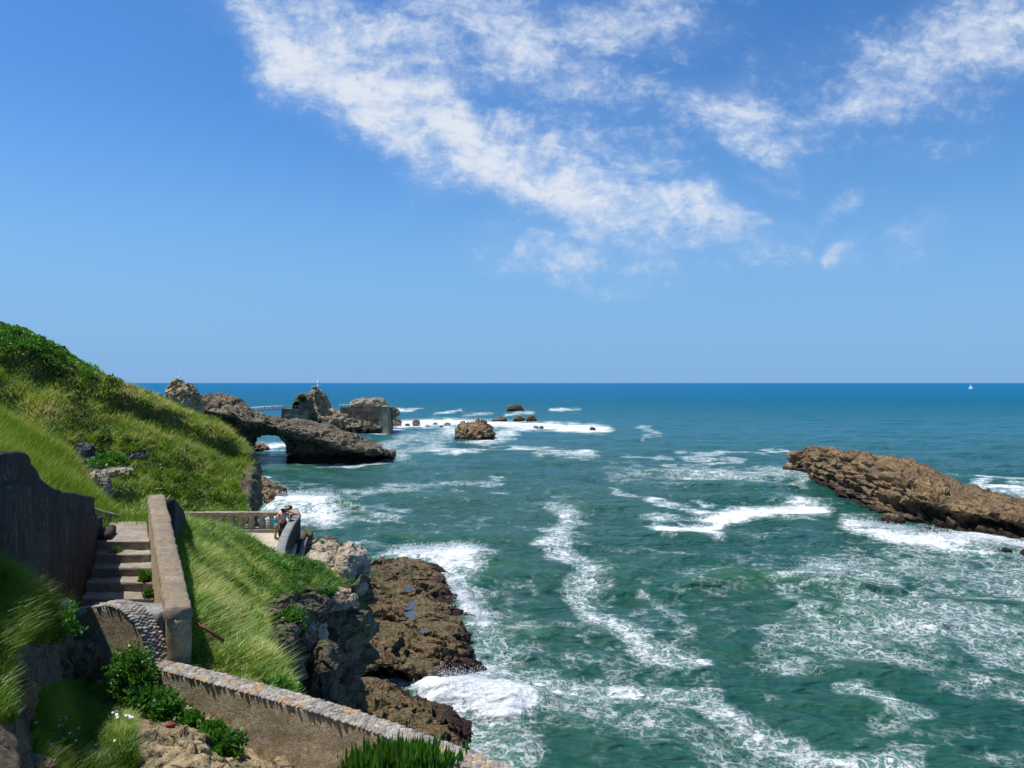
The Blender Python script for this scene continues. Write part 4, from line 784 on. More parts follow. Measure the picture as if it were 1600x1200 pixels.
def box(x0, x1, y0, y1, z0, z1):
    V = np.array([(x, y, z) for x in (x0, x1) for y in (y0, y1) for z in (z0, z1)], float); return V, [np.array([[0,1,3,2],[4,6,7,5],[0,4,5,1],[2,3,7,6],[0,2,6,4],[1,5,7,3]])]
# footbridge
br = empty('footbridge', (xv(420), Yw+1, zv(642))); tag(br, 'pale iron footbridge with cross-braced railings leading to the islet', 'bridge')
xa, xb = xv(392), xv(440.5); z0a, z0b = zv(641.5), zv(638.5)
zl = lambda x: z0a+(z0b-z0a)*(x-xa)/(xb-xa)
for nm, y0, y1, h0, h1, mt in (('deck', Yw, Yw+2.6, -.25, 0, 'gray'), ('girder', Yw-.1, Yw+.1, -.7, -.26, 'white')):
    v, f = box(xa, xb, y0, y1, 0, 1); v[:, 2] = np.where(v[:, 2] > .5, h1, h0)+np.array([zl(q) for q in v[:, 0]]); npmesh(nm, v, f, M[mt], br, False)
for y in (Yw, Yw+2.6):
    ps = []; xs = np.arange(xa, xb+.1, 1.55)
    for a, b in zip(xs[:-1], xs[1:]):
        za, zb2 = zl(a), zl(b)
        ps += [tube([(a, y, za), (a, y, za+1.25)], .07, 5), tube([(a, y, za+.1), (b, y, zb2+1.1)], .045, 4), tube([(a, y, za+1.1), (b, y, zb2+.1)], .045, 4)]
    ps += [tube([(xa, y, z0a+h), (xb, y, z0b+h)], .08, 5) for h in (1.2, .12)]
    npmesh('railing', *multi(ps), M['white'], br)
fr = empty('railing', (xv(448), Yw, zv(638.5))); tag(fr, 'thin railing along the edge of the masonry platform', 'railing')
for x in np.arange(xv(441), xv(470), 1.3): npmesh('post', *tube([(x, Yw+.1, zv(638.5)), (x, Yw+.1, zv(638.5)+1.1)], .06, 5), M['gray'], fr)
npmesh('rail', *multi([tube([(xv(441), Yw+.1, zv(638.5)+h), (xv(470), Yw+.1, zv(638.5)+h)], .06, 5) for h in (1.1, .55)]), M['gray'], fr)
fr = empty('railing', (xv(537), Yw+3, zt)); tag(fr, 'thin dark railing on the walkway between statue rock and pale knoll', 'railing')
for x in np.arange(xv(528), xv(552), 1.5): npmesh('post', *tube([(x, Yw+3.4, zt-.2), (x, Yw+3.4, zt+1.1)], .06, 5), M['white'], fr)
npmesh('rail', *multi([tube([(xv(528), Yw+3.4, zt+h), (xv(552), Yw+3.4, zt+h)], .06, 5) for h in (1.1,)]), M['white'], fr)
# statue on its pinnacle
sx, sy = xv(492), YV-4; zs = zv(603.8)
def lathe(prof, x, y, seg=20, sx_=1., sy_=1.):
    V = np.array([(x+r*sx_*math.cos(t), y+r*sy_*math.sin(t), z) for r, z in prof for t in np.linspace(0, 2*math.pi, seg, endpoint=False)]); return V, [gridfaces(len(prof), seg, True)]
stt = empty('statue', (sx, sy, zs)); tag(stt, 'white statue of a robed standing woman on top of the rock peak', 'statue')
npmesh('robed_figure', *multi([lathe([(.02, zs), (.62, zs), (.6, zs+.25), (.5, zs+.9), (.42, zs+1.45), (.5, zs+1.85), (.46, zs+2.1), (.2, zs+2.28), (.17, zs+2.36), (.24, zs+2.5), (.25, zs+2.68), (.17, zs+2.84), (.02, zs+2.88)], sx, sy, 20, 1, .8),
    tube([(sx-.42, sy, zs+2.0), (sx-.4, sy-.3, zs+1.6), (sx-.06, sy-.5, zs+1.75)], [.13, .12, .08]), tube([(sx+.42, sy, zs+2.0), (sx+.4, sy-.3, zs+1.6), (sx+.06, sy-.5, zs+1.75)], [.13, .12, .08])]), M['white'], stt)
outline_rock('statue_pedestal', [(603.6,488.5,495.5),(604.5,486.5,497.5),(606,487.5,496.5),(608,489,495.5),(610,486,500),(613,485,501)], YV-4, .9, 40, 50, [(1.5, .3, 'f')], M['farrock'], 'dark rough stone pedestal under the white statue', cat='pedestal', seed=63)

# small masonry wall beside the pinnacle
prism('masonry_wall', ([Wz(262, 6, 168), Wz(305, 6, 168), Wz(307, 6, 174), Wz(262, 6, 174)], [Wp(262, 637, 168), Wp(305, 637, 168), Wp(307, 637, 174), Wp(262, 637, 174)]), M['farmason'], None, 'low stone retaining wall with ivy at the foot of the golden stack', 'wall', sub=.8)

# ------------------------------------------------------------------ near masonry
PLX = lambda Y: .593-.513*Y
Ypts = np.linspace(9.8, 15.65, 8)
pp = empty('parapet_wall', (PLX(9.8), 9.8, 15.8)); tag(pp, 'sloping concrete stair parapet with orange lichen, flat top, right of the steps', 'wall')
ln = [(PLX(Y), Y) for Y in Ypts]; ztp = [17.1+(Y-9.8)*.104 for Y in Ypts]
wall('coping', ln, -.33, [z-.13 for z in ztp], ztp, M['conc'], pp, sub=.07, rough=2.6)
ln2 = [(PLX(Y)+.02, Y+.02) for Y in Ypts]
wall('wall_body', ln2, -.29, 15.5, [z-.132 for z in ztp], M['stucco'], pp, sub=.12)
# curved dark wall going down behind it
cl_ = [Wp(248, 781, 15.7), Wp(253, 783, 17.0), Wp(260, 788, 18.4), Wp(267, 797, 19.6), Wp(272, 808, 20.4), Wp(275, 826, 20.9)]
wall('curved_wall', [(p[0], p[1]) for p in cl_], -.3, 14.6, [p[2] for p in cl_], M['darkwall'], None, .14, 'shade-darkened curved wall dropping away behind the top of the stair parapet')
# dark retaining wall on the left
DWX = lambda Y: -2.70-.36*Y
tw = [(4.5, 18.3), (5.6, 18.6), (6.8, 19.0), (8.0, 19.2), (8.8, 19.2), (9.5, 19.17), (9.9, 19.1), (10.25, 18.93), (10.6, 18.72), (11.0, 18.54), (11.6, 18.4), (12.6, 18.22), (13.6, 18.02), (14.7, 17.83)]  # unseen near stretch, extended out of frame to cast shadow on the bank
dw = empty('retaining_wall', (DWX(8.8), 8.8, 16)); tag(dw, 'high shade-darkened retaining wall with a swept top left of the steps', 'wall')
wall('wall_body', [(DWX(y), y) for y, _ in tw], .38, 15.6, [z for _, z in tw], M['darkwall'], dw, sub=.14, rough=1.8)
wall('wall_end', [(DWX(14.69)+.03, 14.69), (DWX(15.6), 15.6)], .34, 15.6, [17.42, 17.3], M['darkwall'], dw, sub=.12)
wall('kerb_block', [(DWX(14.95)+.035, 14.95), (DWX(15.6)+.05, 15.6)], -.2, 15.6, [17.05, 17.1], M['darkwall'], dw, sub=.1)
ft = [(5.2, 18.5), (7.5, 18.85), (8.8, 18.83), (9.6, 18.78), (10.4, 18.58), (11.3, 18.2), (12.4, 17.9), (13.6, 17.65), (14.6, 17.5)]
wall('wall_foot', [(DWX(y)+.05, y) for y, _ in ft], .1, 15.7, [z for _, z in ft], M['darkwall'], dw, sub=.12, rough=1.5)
# steps
sc_ = empty('staircase', (-6.8, 13.2, 16.13)); tag(sc_, 'five worn concrete steps climbing away between the dark wall and the parapet', 'stairs')
for k in range(5):
    y0 = 13.2+.42*k; y1 = y0+.42+.03; z1 = 16.13+.16*(k+1)
    if k == 4: y1 = 17.0
    xl0, xl1, xr0, xr1 = DWX(y0)-.05, DWX(y1)-.05, PLX(y0)+.03, PLX(y1)+.03
    prism('step' if k < 4 else 'landing', ([(xl0, y0, z1-.5), (xr0, y0, z1-.5), (xr1, y1, z1-.5), (xl1, y1, z1-.5)], [(xl0, y0+.01, z1), (xr0, y0-.015, z1), (xr1, y1, z1), (xl1, y1, z1)]), M['step'], sc_, bevel=.022, sub=.09, smooth=False)
prism('lower_landing', ([(-7.2, 9.9, 15.6), (-4.4, 9.9, 15.6), (-6.0, 13.25, 15.6), (-7.7, 13.25, 15.6)], [(-7.2, 9.9, 16.12), (-4.4, 9.9, 16.12), (-6.0, 13.25, 16.12), (-7.7, 13.25, 16.12)]), M['step'], sc_)
# low concrete kerb wall beyond the landing
wall('kerb_wall', [Wp(148, 0, 16.9)[:2], Wp(191, 0, 17.3)[:2]], .25, 16.4, [17.25, 17.0], M['conc'], None, .12, 'short low concrete wall with grass behind, left of the landing')
# grey cement cross wall
wall('cross_wall', [(-6.15, 10.75), (-5.6, 10.55), (-4.62, 10.08)], .42, 15.7, [16.82, 16.9, 16.98], M['gray'], None, .09, 'grey cement block wall closing the foot of the steps, behind the cobbled wall')
# cobble-topped wall: scroll end + long run
ca_ = [(112, 16.5, 10.3), (116, 16.75, 10.26), (124, 16.92, 10.2), (138, 17.03, 10.12), (156, 17.09, 10.04), (175, 17.11, 9.97), (192, 17.07, 9.9), (207, 16.98, 9.84), (218, 16.85, 9.79), (226, 16.7, 9.75), (231, 16.56, 9.72), (236, 16.46, 9.68), (250, 16.42, 9.6),
       (300, 16.42, 9.33), (350, 16.41, 9.1), (400, 16.4, 8.86), (450, 16.39, 8.64), (500, 16.38, 8.42), (550, 16.36, 8.2), (600, 16.34, 7.98), (650, 16.32, 7.76), (700, 16.3, 7.55), (750, 16.28, 7.35), (850, 16.25, 6.95)]
cw = empty('cobbled_wall', (-4.6, 9.6, 15.8)); tag(cw, 'long brown rendered wall topped with cobbles and orange lichen, ending in a rounded scroll', 'wall')
ln = [Wz(p, 0, Y)[:2] for p, z, Y in ca_]; th = .27
wall('wall_body', ln, th, [15.5]*len(ln), [z-.005 for _, z, _ in ca_], M['stucco'], cw, sub=.07, rough=1.0, cham=.02)
A_, B_ = wallseg(ln, th, 0, 0); A_ = np.array(A_); B_ = np.array(B_); zz = np.array([z for _, z, _ in ca_]); sl_ = np.r_[0, np.cumsum(np.linalg.norm(np.diff(A_, axis=0), axis=1)+0*zz[1:])]
dz_ = np.r_[0, np.cumsum(np.hypot(np.linalg.norm(np.diff(A_, axis=0), axis=1), np.diff(zz)))]
ico = bmesh.new(); bmesh.ops.create_icosphere(ico, subdivisions=2, radius=1.); IV = np.array([v.co[:] for v in ico.verts]); IF = np.array([[v.index for v in f.verts] for f in ico.faces]); ico.free()
cells = []; s = .02; row = 0
while s < dz_[-1]:
    for j in range(6):
        cells.append((s+(RNG.random()-.5)*.02+(.025 if j % 2 else 0), (j+.5)/6+(RNG.random()-.5)*.05, .027+.012*RNG.random()))
    if s < 2.0:                                                    # cobbles wrap the front edge of the scroll
        for j in range(0): cells.append((s+(RNG.random()-.5)*.02, -.1-.13*j, .024+.01*RNG.random()))
    s += .052
VV, FF, TT_, kk = [], [], [], 0
for s, u, r_ in cells:
    a = np.array([np.interp(s, dz_, A_[:, k]) for k in (0, 1)]); b = np.array([np.interp(s, dz_, B_[:, k]) for k in (0, 1)]); z = np.interp(s, dz_, zz)
    uu = max(u, .08); p = np.array([*(a+(b-a)*uu), z-.012-(0 if u >= 0 else -(u)*.22)])
    q = IV*np.array([r_*(1.1+.5*RNG.random()), r_*(.85+.3*RNG.random()), r_*.62]); an = RNG.random()*6.3; cq, sq = math.cos(an), math.sin(an)
    q = np.stack([q[:, 0]*cq-q[:, 1]*sq, q[:, 0]*sq+q[:, 1]*cq, q[:, 2]], 1); VV.append(q+p); FF.append(IF+kk); kk += len(IV); TT_.append(np.full(len(IV), RNG.random()))
m, t = newmat('cobbles'); pos = t('ShaderNodeNewGeometry').outputs['Position']; at = t('ShaderNodeAttribute', attribute_name='tint').outputs['Fac']
r = t('ShaderNodeValToRGB', {0: at}); e = r.color_ramp.elements
for _ in range(3): e.new(.5)
for el, (p_, c_) in zip(e, [(0, (.12, .12, .12)), (.35, (.26, .25, .22)), (.6, (.36, .33, .27)), (.8, (.3, .22, .15)), (1, (.48, .46, .4))]): el.position = p_; el.color = (*c_, 1)
l = t.noise(pos, 3.2, 5., .72, .7); c = t.mix(t.m('MULTIPLY', t.ss(l, .54, .6, 0., .8), t.ss(t.noise(pos, 24., 4., .7), .4, .55)), r.outputs[0], (.45, .23, .05)); c = t.mix(t.ss(t.noise(pos, 30., 4., .7), .3, .7, .5, 0.), c, (.1, .08, .06)); finish(t, c, .8, t.noise(pos, 50., 3., .6), .5, .006)
npmesh('cobble_top', np.concatenate(VV), [np.concatenate(FF)], m, cw, True, attrs={'tint': np.concatenate(TT_)})

# terrace, balustrade, seaward parapet
TZ = 13.1
terr = prism('terrace', ([Wz(270, 11, 36), Wz(300, 11, 27.5), Wz(440, 11, 26.8), Wz(470, 11, 34.6), Wz(462, 11, 35.8)], [Wz(270, TZ, 36), Wz(300, TZ, 27.5), Wz(440, TZ, 26.8), Wz(470, TZ, 34.6), Wz(462, TZ, 35.8)]), M['floor'], kind='structure')
bz = empty('balustrade', Wz(292, TZ, 35.5)); tag(bz, 'low concrete balustrade with stubby balusters along the back of the terrace', 'balustrade')
x0, x1 = Wz(284, 0, 35.5)[0], Wz(462, 0, 35.5)[0]
prism('top_rail', boxw(x0, x1, 35.36, 35.72, TZ+.74, TZ+.93), M['balu'], bz, bevel=.025, sub=.15)
prism('base_course', boxw(x0, x1, 35.3, 35.78, TZ-.3, TZ+.16), M['balu'], bz, bevel=.02, sub=.15)
for k in range(11):
    xx = x0+.3+k*(x1-x0-.4)/10; pr = [(.15, TZ+.16), (.16, TZ+.24), (.12, TZ+.3), (.15, TZ+.42), (.15, TZ+.5), (.11, TZ+.6), (.15, TZ+.68), (.16, TZ+.74)]
    npmesh('baluster', *lathe(pr, xx, 35.54, 14, 1.05, .95), M['balu'], bz)
sp_ = empty('terrace_parapet', Wz(446, TZ, 31)); tag(sp_, 'curved concrete parapet on the seaward side of the terrace, with shade put into its dark outer colour', 'wall')
pl = [Wz(438.5, 0, 26.6), Wz(441, 0, 28.2), Wz(446, 0, 30), Wz(452, 0, 31.6), Wz(459, 0, 33.2), Wz(466, 0, 34.4)]; pl = [p[:2] for p in pl]
pl = [(a_+.1, b_) for a_, b_ in pl]
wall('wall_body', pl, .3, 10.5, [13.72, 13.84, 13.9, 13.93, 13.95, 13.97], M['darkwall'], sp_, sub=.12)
wall('coping', [(p[0]+.02, p[1]) for p in pl], .33, [13.722, 13.842, 13.902, 13.932, 13.952, 13.972], [13.82, 13.94, 14.0, 14.03, 14.05, 14.07], M['gray'], sp_, sub=.12)
wall('pier', [pl[-1], Wz(467, 0, 35.7)[:2]], .45, 11., 14.15, M['balu'], sp_, sub=.12)
ow_ = empty('outer_stair_wall', Wz(478, 11, 31)); tag(ow_, 'small black outer wall with a slanting pale top just below the terrace parapet', 'wall')
ol = [Wz(462, 0, 29.2)[:2], Wz(470, 0, 31)[:2], Wz(478, 0, 33)[:2], Wz(481.5, 0, 33.8)[:2]]
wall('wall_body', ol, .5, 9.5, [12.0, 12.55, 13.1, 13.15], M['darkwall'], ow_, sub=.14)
wall('coping', [(p[0]+.01, p[1]) for p in ol], .2, [12.002, 12.552, 13.102, 13.152], [12.07, 12.62, 13.17, 13.22], M['balu'], ow_, sub=.12)

# rusty rod and pipe stub
V, f = tube([Wp(303, 972, 9.95), Wp(325, 985, 10.0), Wp(350, 1002, 10.05)], .022); tag(npmesh('iron_rod', V, f, M['rust'], loc=Wp(303, 972, 9.95)), 'rusty iron rod sticking out of the grass beside the parapet', 'rod')
b = np.array(Wp(265, 1157, 8.45)); rp = empty('pipe_stub', tuple(b)); tag(rp, 'short rock-crusted post with a rusty red iron cap in the sandy ground', 'post')
npmesh('post_body', *lathe([(.001, b[2]-.1), (.05, b[2]-.1), (.045, b[2]+.05), (.036, b[2]+.12), (.04, b[2]+.15), (.001, b[2]+.16)], b[0], b[1], 12), M['sand'], rp)
npmesh('iron_cap', *lathe([(.001, b[2]+.15), (.042, b[2]+.15), (.056, b[2]+.17), (.05, b[2]+.19), (.022, b[2]+.195), (.02, b[2]+.21), (.001, b[2]+.212)], b[0]+.01, b[1], 7, 1.1, .7), M['rust'], rp)

# rocks lying about on land
def boulder(px, py, Y, rx, ry, rz, mat, label, seed, nu=70, nv=80, name='boulder', cat='rock', amp=.22, rot=0., group=None):
    b = np.array(Wp(px, py, Y)); rings = []
    for v in np.linspace(.06, math.pi*.93, 7):
        ring = []
        for t in np.linspace(0, 2*math.pi, 10, endpoint=False):
            x, y = rx*math.sin(v)*math.cos(t), ry*math.sin(v)*math.sin(t); ring.append((b[0]+x*math.cos(rot)-y*math.sin(rot), b[1]+x*math.sin(rot)+y*math.cos(rot), b[2]+rz*math.cos(v)))
        rings.append(ring)
    mr = min(rx, ry, rz)
    return rock_loft(name, rings, nu, nv, [(mr*1.6, mr*amp*1.0, 'f'), (mr*1.3, mr*amp*1.0, 'c'), (mr*.6, mr*amp*.4, 'c'), (mr*.2, mr*amp*.15, 'f')], mat, label, cat, seed=seed, group=group)
boulder(515, 888, 31.5, 1.0, 1.7, .75, M['pale'], 'pale grey rock, leftmost of the lit blocks on the cliff top', 71)
boulder(548, 893, 30.5, .6, 1.4, 1.1, M['pale'], 'tall tan rock forming the outer nose of the cliff top', 72)
boulder(502, 862, 34.5, .9, 1.0, .5, M['pale'], 'small pale rock poking up behind the outer stair wall', 73)
boulder(476, 950, 22.0, .75, .8, .4, M['cliff'], 'jutting grey rock ledge under the leafy crest', 74)
boulder(440, 965, 19.3, .5, .6, .55, M['cliff'], 'grey angular rock in the cliff below the scrub', 75)
boulder(488, 992, 21.6, .4, .5, .45, M['pale'], 'small pale rock beside the green tuft on the cliff', 76)
boulder(520, 937, 24.8, .8, .7, .28, M['pale'], 'flat pale rock ledge at the lip of the cliff', 77)
boulder(507, 1052, 21., .45, .7, .9, M['cliff'], 'dark upright rock rib low on the cliff', 78)
boulder(430, 995, 15.6, .45, .5, .25, M['cliff'], 'low grey rock at the grass edge above the cliff', 79)
boulder(158, 742, 39.6, 1.3, .9, 1.0, M['grayrock'], 'shaded grey rock face in the hollow of the hillside', 81, amp=.3)
boulder(124, 712, 40.6, 1.0, .8, .9, M['grayrock'], 'bluish grey rock in the upper part of the hillside hollow', 82, amp=.3)
boulder(205, 716, 41.3, .8, .7, .3, M['grayrock'], 'small pale rock ledge in the grass right of the hollow', 83)
boulder(182, 738, 39.0, .9, .6, .25, M['pale'], 'long pale rock edge at the mouth of the hollow', 84)
boulder(152, 765, 21.6, .35, .5, .5, M['pale'], 'pale stone at the edge of the near bank', 85)
boulder(92, 955, 9.0, .13, .2, .14, M['stucco'], 'orange lichened stone by the round end of the cobbled wall', 86, 50, 60)
boulder(335, 838, 37.4, 1.5, .6, .5, M['pale'], 'pale rubble seen through the left gaps of the balustrade', 101)
boulder(388, 838, 37.6, 1.2, .6, .45, M['pale'], 'grey rubble seen through the middle gaps of the balustrade', 102)
boulder(428, 840, 37.2, .7, .5, .5, M['pale'], 'small rubble heap behind the right end of the balustrade', 103)
boulder(118, 1040, 9.5, .22, .3, .28, M['soil'], 'dark shaded rock against the round wall end', 87)
boulder(70, 1050, 8.75, .28, .3, .2, M['soil'], 'big dark earth-covered rock under the grassy edge', 88)
boulder(15, 1110, 7.0, .16, .3, .3, M['soil'], 'knobbly dark rock at the left edge of the picture', 89)
boulder(40, 1215, 6.6, .25, .25, .16, M['soil'], 'dark earthy rock at the bottom left corner', 90)
boulder(300, 1205, 8.0, .36, .3, .16, M['sand'], 'large grey and buff sandstone outcrop at the bottom', 91)
boulder(318, 1172, 8.45, .2, .14, .1, M['sand'], 'weathered sandstone lump behind the rusty-capped post', 92)
boulder(360, 1215, 8.05, .25, .25, .12, M['sand'], 'flat buff sandstone block at the bottom edge', 93)
boulder(235, 1205, 7.9, .2, .2, .08, M['sand'], 'yellowish sandstone lump left of the outcrop', 94)
boulder(190, 1118, 9.0, .2, .18, .06, M['sand'], 'sandy rock ledge under the shrubs', 95)
boulder(285, 1116, 9.05, .14, .08, .07, M['stucco'], 'brown stone projecting from the foot of the cobbled wall', 96)

# pools on the shelf: water sheets lying in the hollows
m, t = newmat('pool_water'); pos = t('ShaderNodeNewGeometry').outputs['Position']; finish(t, (.01, .018, .03, 1), .05, t.noise(pos, 3., 2.), .15, .05, .7)
for cx_, cy_, zg, r_, lab in PL_:
    n = 32; V = [(cx_, cy_, zg)]+[(cx_+1.25*r_*math.cos(k*2*math.pi/n), cy_+2.6*r_*math.sin(k*2*math.pi/n), zg) for k in range(n)]
    tag(npmesh('rock_pool', np.array(V), [np.array([[0, 1+k, 1+(k+1) % n] for k in range(n)])], m, loc=(cx_, cy_, zg)), lab, 'pool', 'pools on the rock shelf')

# ------------------------------------------------------------------ shrubs
SH = [(205,1075,9.35,.26,.5,'tall bright green shrub against the scroll end of the cobbled wall',3600),(262,1122,9.0,.22,.3,'green shrub at the wall foot, second along from the scroll end',2600),(298,1135,8.85,.13,.15,'small round green shrub between two larger ones at the wall foot',1500),
      (330,1150,8.65,.16,.16,'green shrub at the wall foot just beyond the sandstone outcrop',1500),(348,1172,8.5,.19,.2,'last green shrub along the wall foot, right of the outcrop',2200),(228,1100,9.1,.2,.2,'low green shrub under the tall one by the scroll end',1800),
      (75,990,8.6,.27,.3,'dense green shrub hanging at the edge of the left bank',3000),(183,872,14.7,.14,.16,'green weed in the corner at the top of the steps',900),(229,906,13.75,.1,.14,'small weed on the right edge of the middle step',600),(232,930,13.3,.06,.07,'tiny weed on a lower step against the parapet',350),
      (172,725,36.9,.75,.5,'rounded yellow green bush beside the hillside hollow',2200)]
for px, py, Y, rx, rz, lab, nl in SH: shrub(px, py, Y, rx, rz, lab, 'shrubs and weeds by the walls' if Y < 16 else None, nl, .05 if Y < 12 else (.06 if Y < 16 else .14), name='shrub' if Y < 12 or Y > 20 else 'weed', cat='shrub' if Y < 12 or Y > 20 else 'weed')
shrub(628, 1225, 6.9, .46, .3, 'bright green upright feathery shrub at the bottom edge before the cobbled wall', None, 6500, .05, .2, .62, spiky=True)

# ------------------------------------------------------------------ people
def skin_fig(name, J, E, mat, parent, sub=2):
    """J: name -> (x,y,z,r); E: edges; first joint is the root"""
    names = list(J); me = bpy.data.meshes.new(name); o_ = np.array(parent['_o'])
    me.from_pydata([tuple(np.array(J[k][:3])-o_) for k in names], [(names.index(a), names.index(b)) for a, b in E], []); me.materials.append(mat)
    ob = bpy.data.objects.new(name, me); C.objects.link(ob); ob.parent = parent
    md = ob.modifiers.new('skin', 'SKIN'); md.use_smooth_shade = True
    sk = me.skin_vertices[0].data if me.skin_vertices else None
    if sk is None:
        bm = bmesh.new(); bm.from_mesh(me); bm.verts.layers.skin.verify(); bm.to_mesh(me); bm.free(); sk = me.skin_vertices[0].data
    for i, k in enumerate(names): r = J[k][3]; sk[i].radius = (r, r) if not isinstance(r, tuple) else r
    sk[0].use_root = True
    s = ob.modifiers.new('sub', 'SUBSURF'); s.levels = sub; s.render_levels = sub
    return ob
def hand(J, E, key, wrist, d, r=.009):
    d = np.array(d, float); d /= np.linalg.norm(d); s = np.cross(d, [0, 0, 1.]); s /= max(np.linalg.norm(s), 1e-6); w_ = np.array(wrist)
    J[key+'palm'] = (*(w_+d*.07), .03); E.append((key, key+'palm'))
    for i, (o_, l) in enumerate(((-.03, .075), (-.01, .085), (.01, .08), (.03, .065))):
        a = w_+d*.1+s*o_; b = a+d*l*.5+np.array([0, 0, -.01]); c = a+d*l+np.array([0, 0, -.03])
        J[f'{key}f{i}a'] = (*a, r); J[f'{key}f{i}b'] = (*b, r*.95); J[f'{key}f{i}c'] = (*c, r*.8); E += [(key+'palm', f'{key}f{i}a'), (f'{key}f{i}a', f'{key}f{i}b'), (f'{key}f{i}b', f'{key}f{i}c')]
    a = w_+d*.04+s*.045; b = a+d*.045+s*.015; J[key+'ta'] = (*a, r*1.1); J[key+'tb'] = (*b, r*.9); E += [(key+'palm', key+'ta'), (key+'ta', key+'tb')]
def figure(root, pelvis, chest, neck, head, shL, shR, elL, elR, wrL, wrR, hdL, hdR, hipL, hipR, knL, knR, anL, anR, toe, mat, fem=False):
    p = np.array(pelvis); J = {}; E = []
    def add(k, q, r): J[k] = (*[float(v) for v in q], r)
    add('pelvis', pelvis, .125); add('waist', p*.5+np.array(chest)*.5, .1 if fem else .115); add('chest', chest, .125 if fem else .14); add('neck', neck, .05); add('chin', np.array(neck)*.6+np.array(head)*.4, .055); add('head', head, .088); add('crown', np.array(head)+(np.array(head)-np.array(neck))*.45, .07)
    E += [('pelvis', 'waist'), ('waist', 'chest'), ('chest', 'neck'), ('neck', 'chin'), ('chin', 'head'), ('head', 'crown')]
    nz = np.array(head)+np.array(toe)*.1+np.array([0, 0, -.01]); add('nose', nz, .018); E.append(('head', 'nose'))
    for s, a, b, c, hd in (('L', shL, elL, wrL, hdL), ('R', shR, elR, wrR, hdR)):
        add('sh'+s, a, .055); add('el'+s, b, .038); add('wr'+s, c, .026); E += [('chest', 'sh'+s), ('sh'+s, 'el'+s), ('el'+s, 'wr'+s)]; hand(J, E, 'wr'+s, c, hd)
    for s, a, b, c in (('L', hipL, knL, anL), ('R', hipR, knR, anR)):
        add('hip'+s, a, .09); add('kn'+s, b, .055); add('cf'+s, np.array(b)*.65+np.array(c)*.35, .056); add('an'+s, c, .036); add('to'+s, np.array(c)+np.array(toe)*.17+np.array([0, 0, -.045]), .03)
        E += [('pelvis', 'hip'+s), ('hip'+s, 'kn'+s), ('kn'+s, 'cf'+s), ('cf'+s, 'an'+s), ('an'+s, 'to'+s)]
    skin_fig('body', J, E, mat, root); return J
def cloth(root, name, pts, mat):
    J = {f'j{i}': (*[float(v) for v in p], r) for i, (p, r) in enumerate(pts[0])}; E = [(f'j{a}', f'j{b}') for a, b in pts[1]]; skin_fig(name, J, E, mat, root)
def ball(root, name, c, r, mat, sc=(1, 1, 1)): npmesh(name, np.array(c)+IV*r*np.array(sc), [IF], mat, root)
# the pointing man behind
ob = (-10.38, 33.75, TZ); pa = empty('person', ob); tag(pa, 'person in white shirt and turquoise shorts leaning and pointing out to sea', 'person')
X, Yp = ob[0], ob[1]
J = figure(pa, (X, Yp, TZ+.9), (X+.3, Yp, TZ+1.2), (X+.47, Yp-.02, TZ+1.3), (X+.6, Yp-.04, TZ+1.36), (X+.33, Yp+.18, TZ+1.27), (X+.36, Yp-.17, TZ+1.22), (X+.66, Yp+.18, TZ+1.17), (X+.42, Yp-.22, TZ+.95), (X+.92, Yp+.15, TZ+1.08), (X+.55, Yp-.2, TZ+.75), (1, 0, -.1), (.6, 0, -.8),
    (X, Yp+.1, TZ+.85), (X, Yp-.1, TZ+.85), (X-.02, Yp+.12, TZ+.47), (X+.05, Yp-.1, TZ+.47), (X-.05, Yp+.12, TZ+.075), (X-.02, Yp-.1, TZ+.075), (1, 0, 0), M['skin2'])
cloth(pa, 'shirt', ([((X+.1, Yp, TZ+1.02), .135), ((X+.3, Yp, TZ+1.2), .165), ((X+.42, Yp-.01, TZ+1.27), .1), ((X+.34, Yp+.2, TZ+1.27), .075), ((X+.45, Yp+.2, TZ+1.23), .065), ((X+.37, Yp-.19, TZ+1.22), .075), ((X+.39, Yp-.21, TZ+1.12), .065)], [(0, 1), (1, 2), (1, 3), (3, 4), (1, 5), (5, 6)]), M['white'])
cloth(pa, 'shorts', ([((X-.01, Yp, TZ+.9), .14), ((X, Yp+.1, TZ+.82), .115), ((X-.01, Yp+.12, TZ+.5), .09), ((X, Yp-.1, TZ+.82), .115), ((X+.04, Yp-.1, TZ+.5), .09)], [(0, 1), (1, 2), (0, 3), (3, 4)]), M['blue'])
cloth(pa, 'waistband', ([((X-.0, Yp, TZ+.93), .15), ((X+.04, Yp, TZ+.97), .145)], [(0, 1)]), M['white'])
ball(pa, 'hair', (X+.61, Yp-.02, TZ+1.42), .115, M['hair'], (1.1, 1., .95))
# the woman with the hat in front
ob = (-9.92, 33.2, TZ); pb = empty('person', ob); tag(pb, 'person in a straw hat, lilac top and dark trousers with one hand on the parapet', 'person')
X, Yp = ob[0], ob[1]
figure(pb, (X, Yp, TZ+.84), (X+.05, Yp-.08, TZ+1.17), (X+.1, Yp-.12, TZ+1.34), (X+.13, Yp-.15, TZ+1.46), (X-.12, Yp-.12, TZ+1.27), (X+.22, Yp-.05, TZ+1.24), (X-.12, Yp-.2, TZ+1.0), (X+.28, Yp-.05, TZ+1.03), (X-.06, Yp-.22, TZ+.74), (X+.37, Yp-.05, TZ+.99), (.2, 0, -1), (1, 0, -.2),
    (X-.09, Yp, TZ+.8), (X+.09, Yp, TZ+.8), (X-.1, Yp-.04, TZ+.44), (X+.1, Yp-.03, TZ+.44), (X-.1, Yp, TZ+.07), (X+.1, Yp+.02, TZ+.07), (.8, -.5, 0), M['skin'], True)
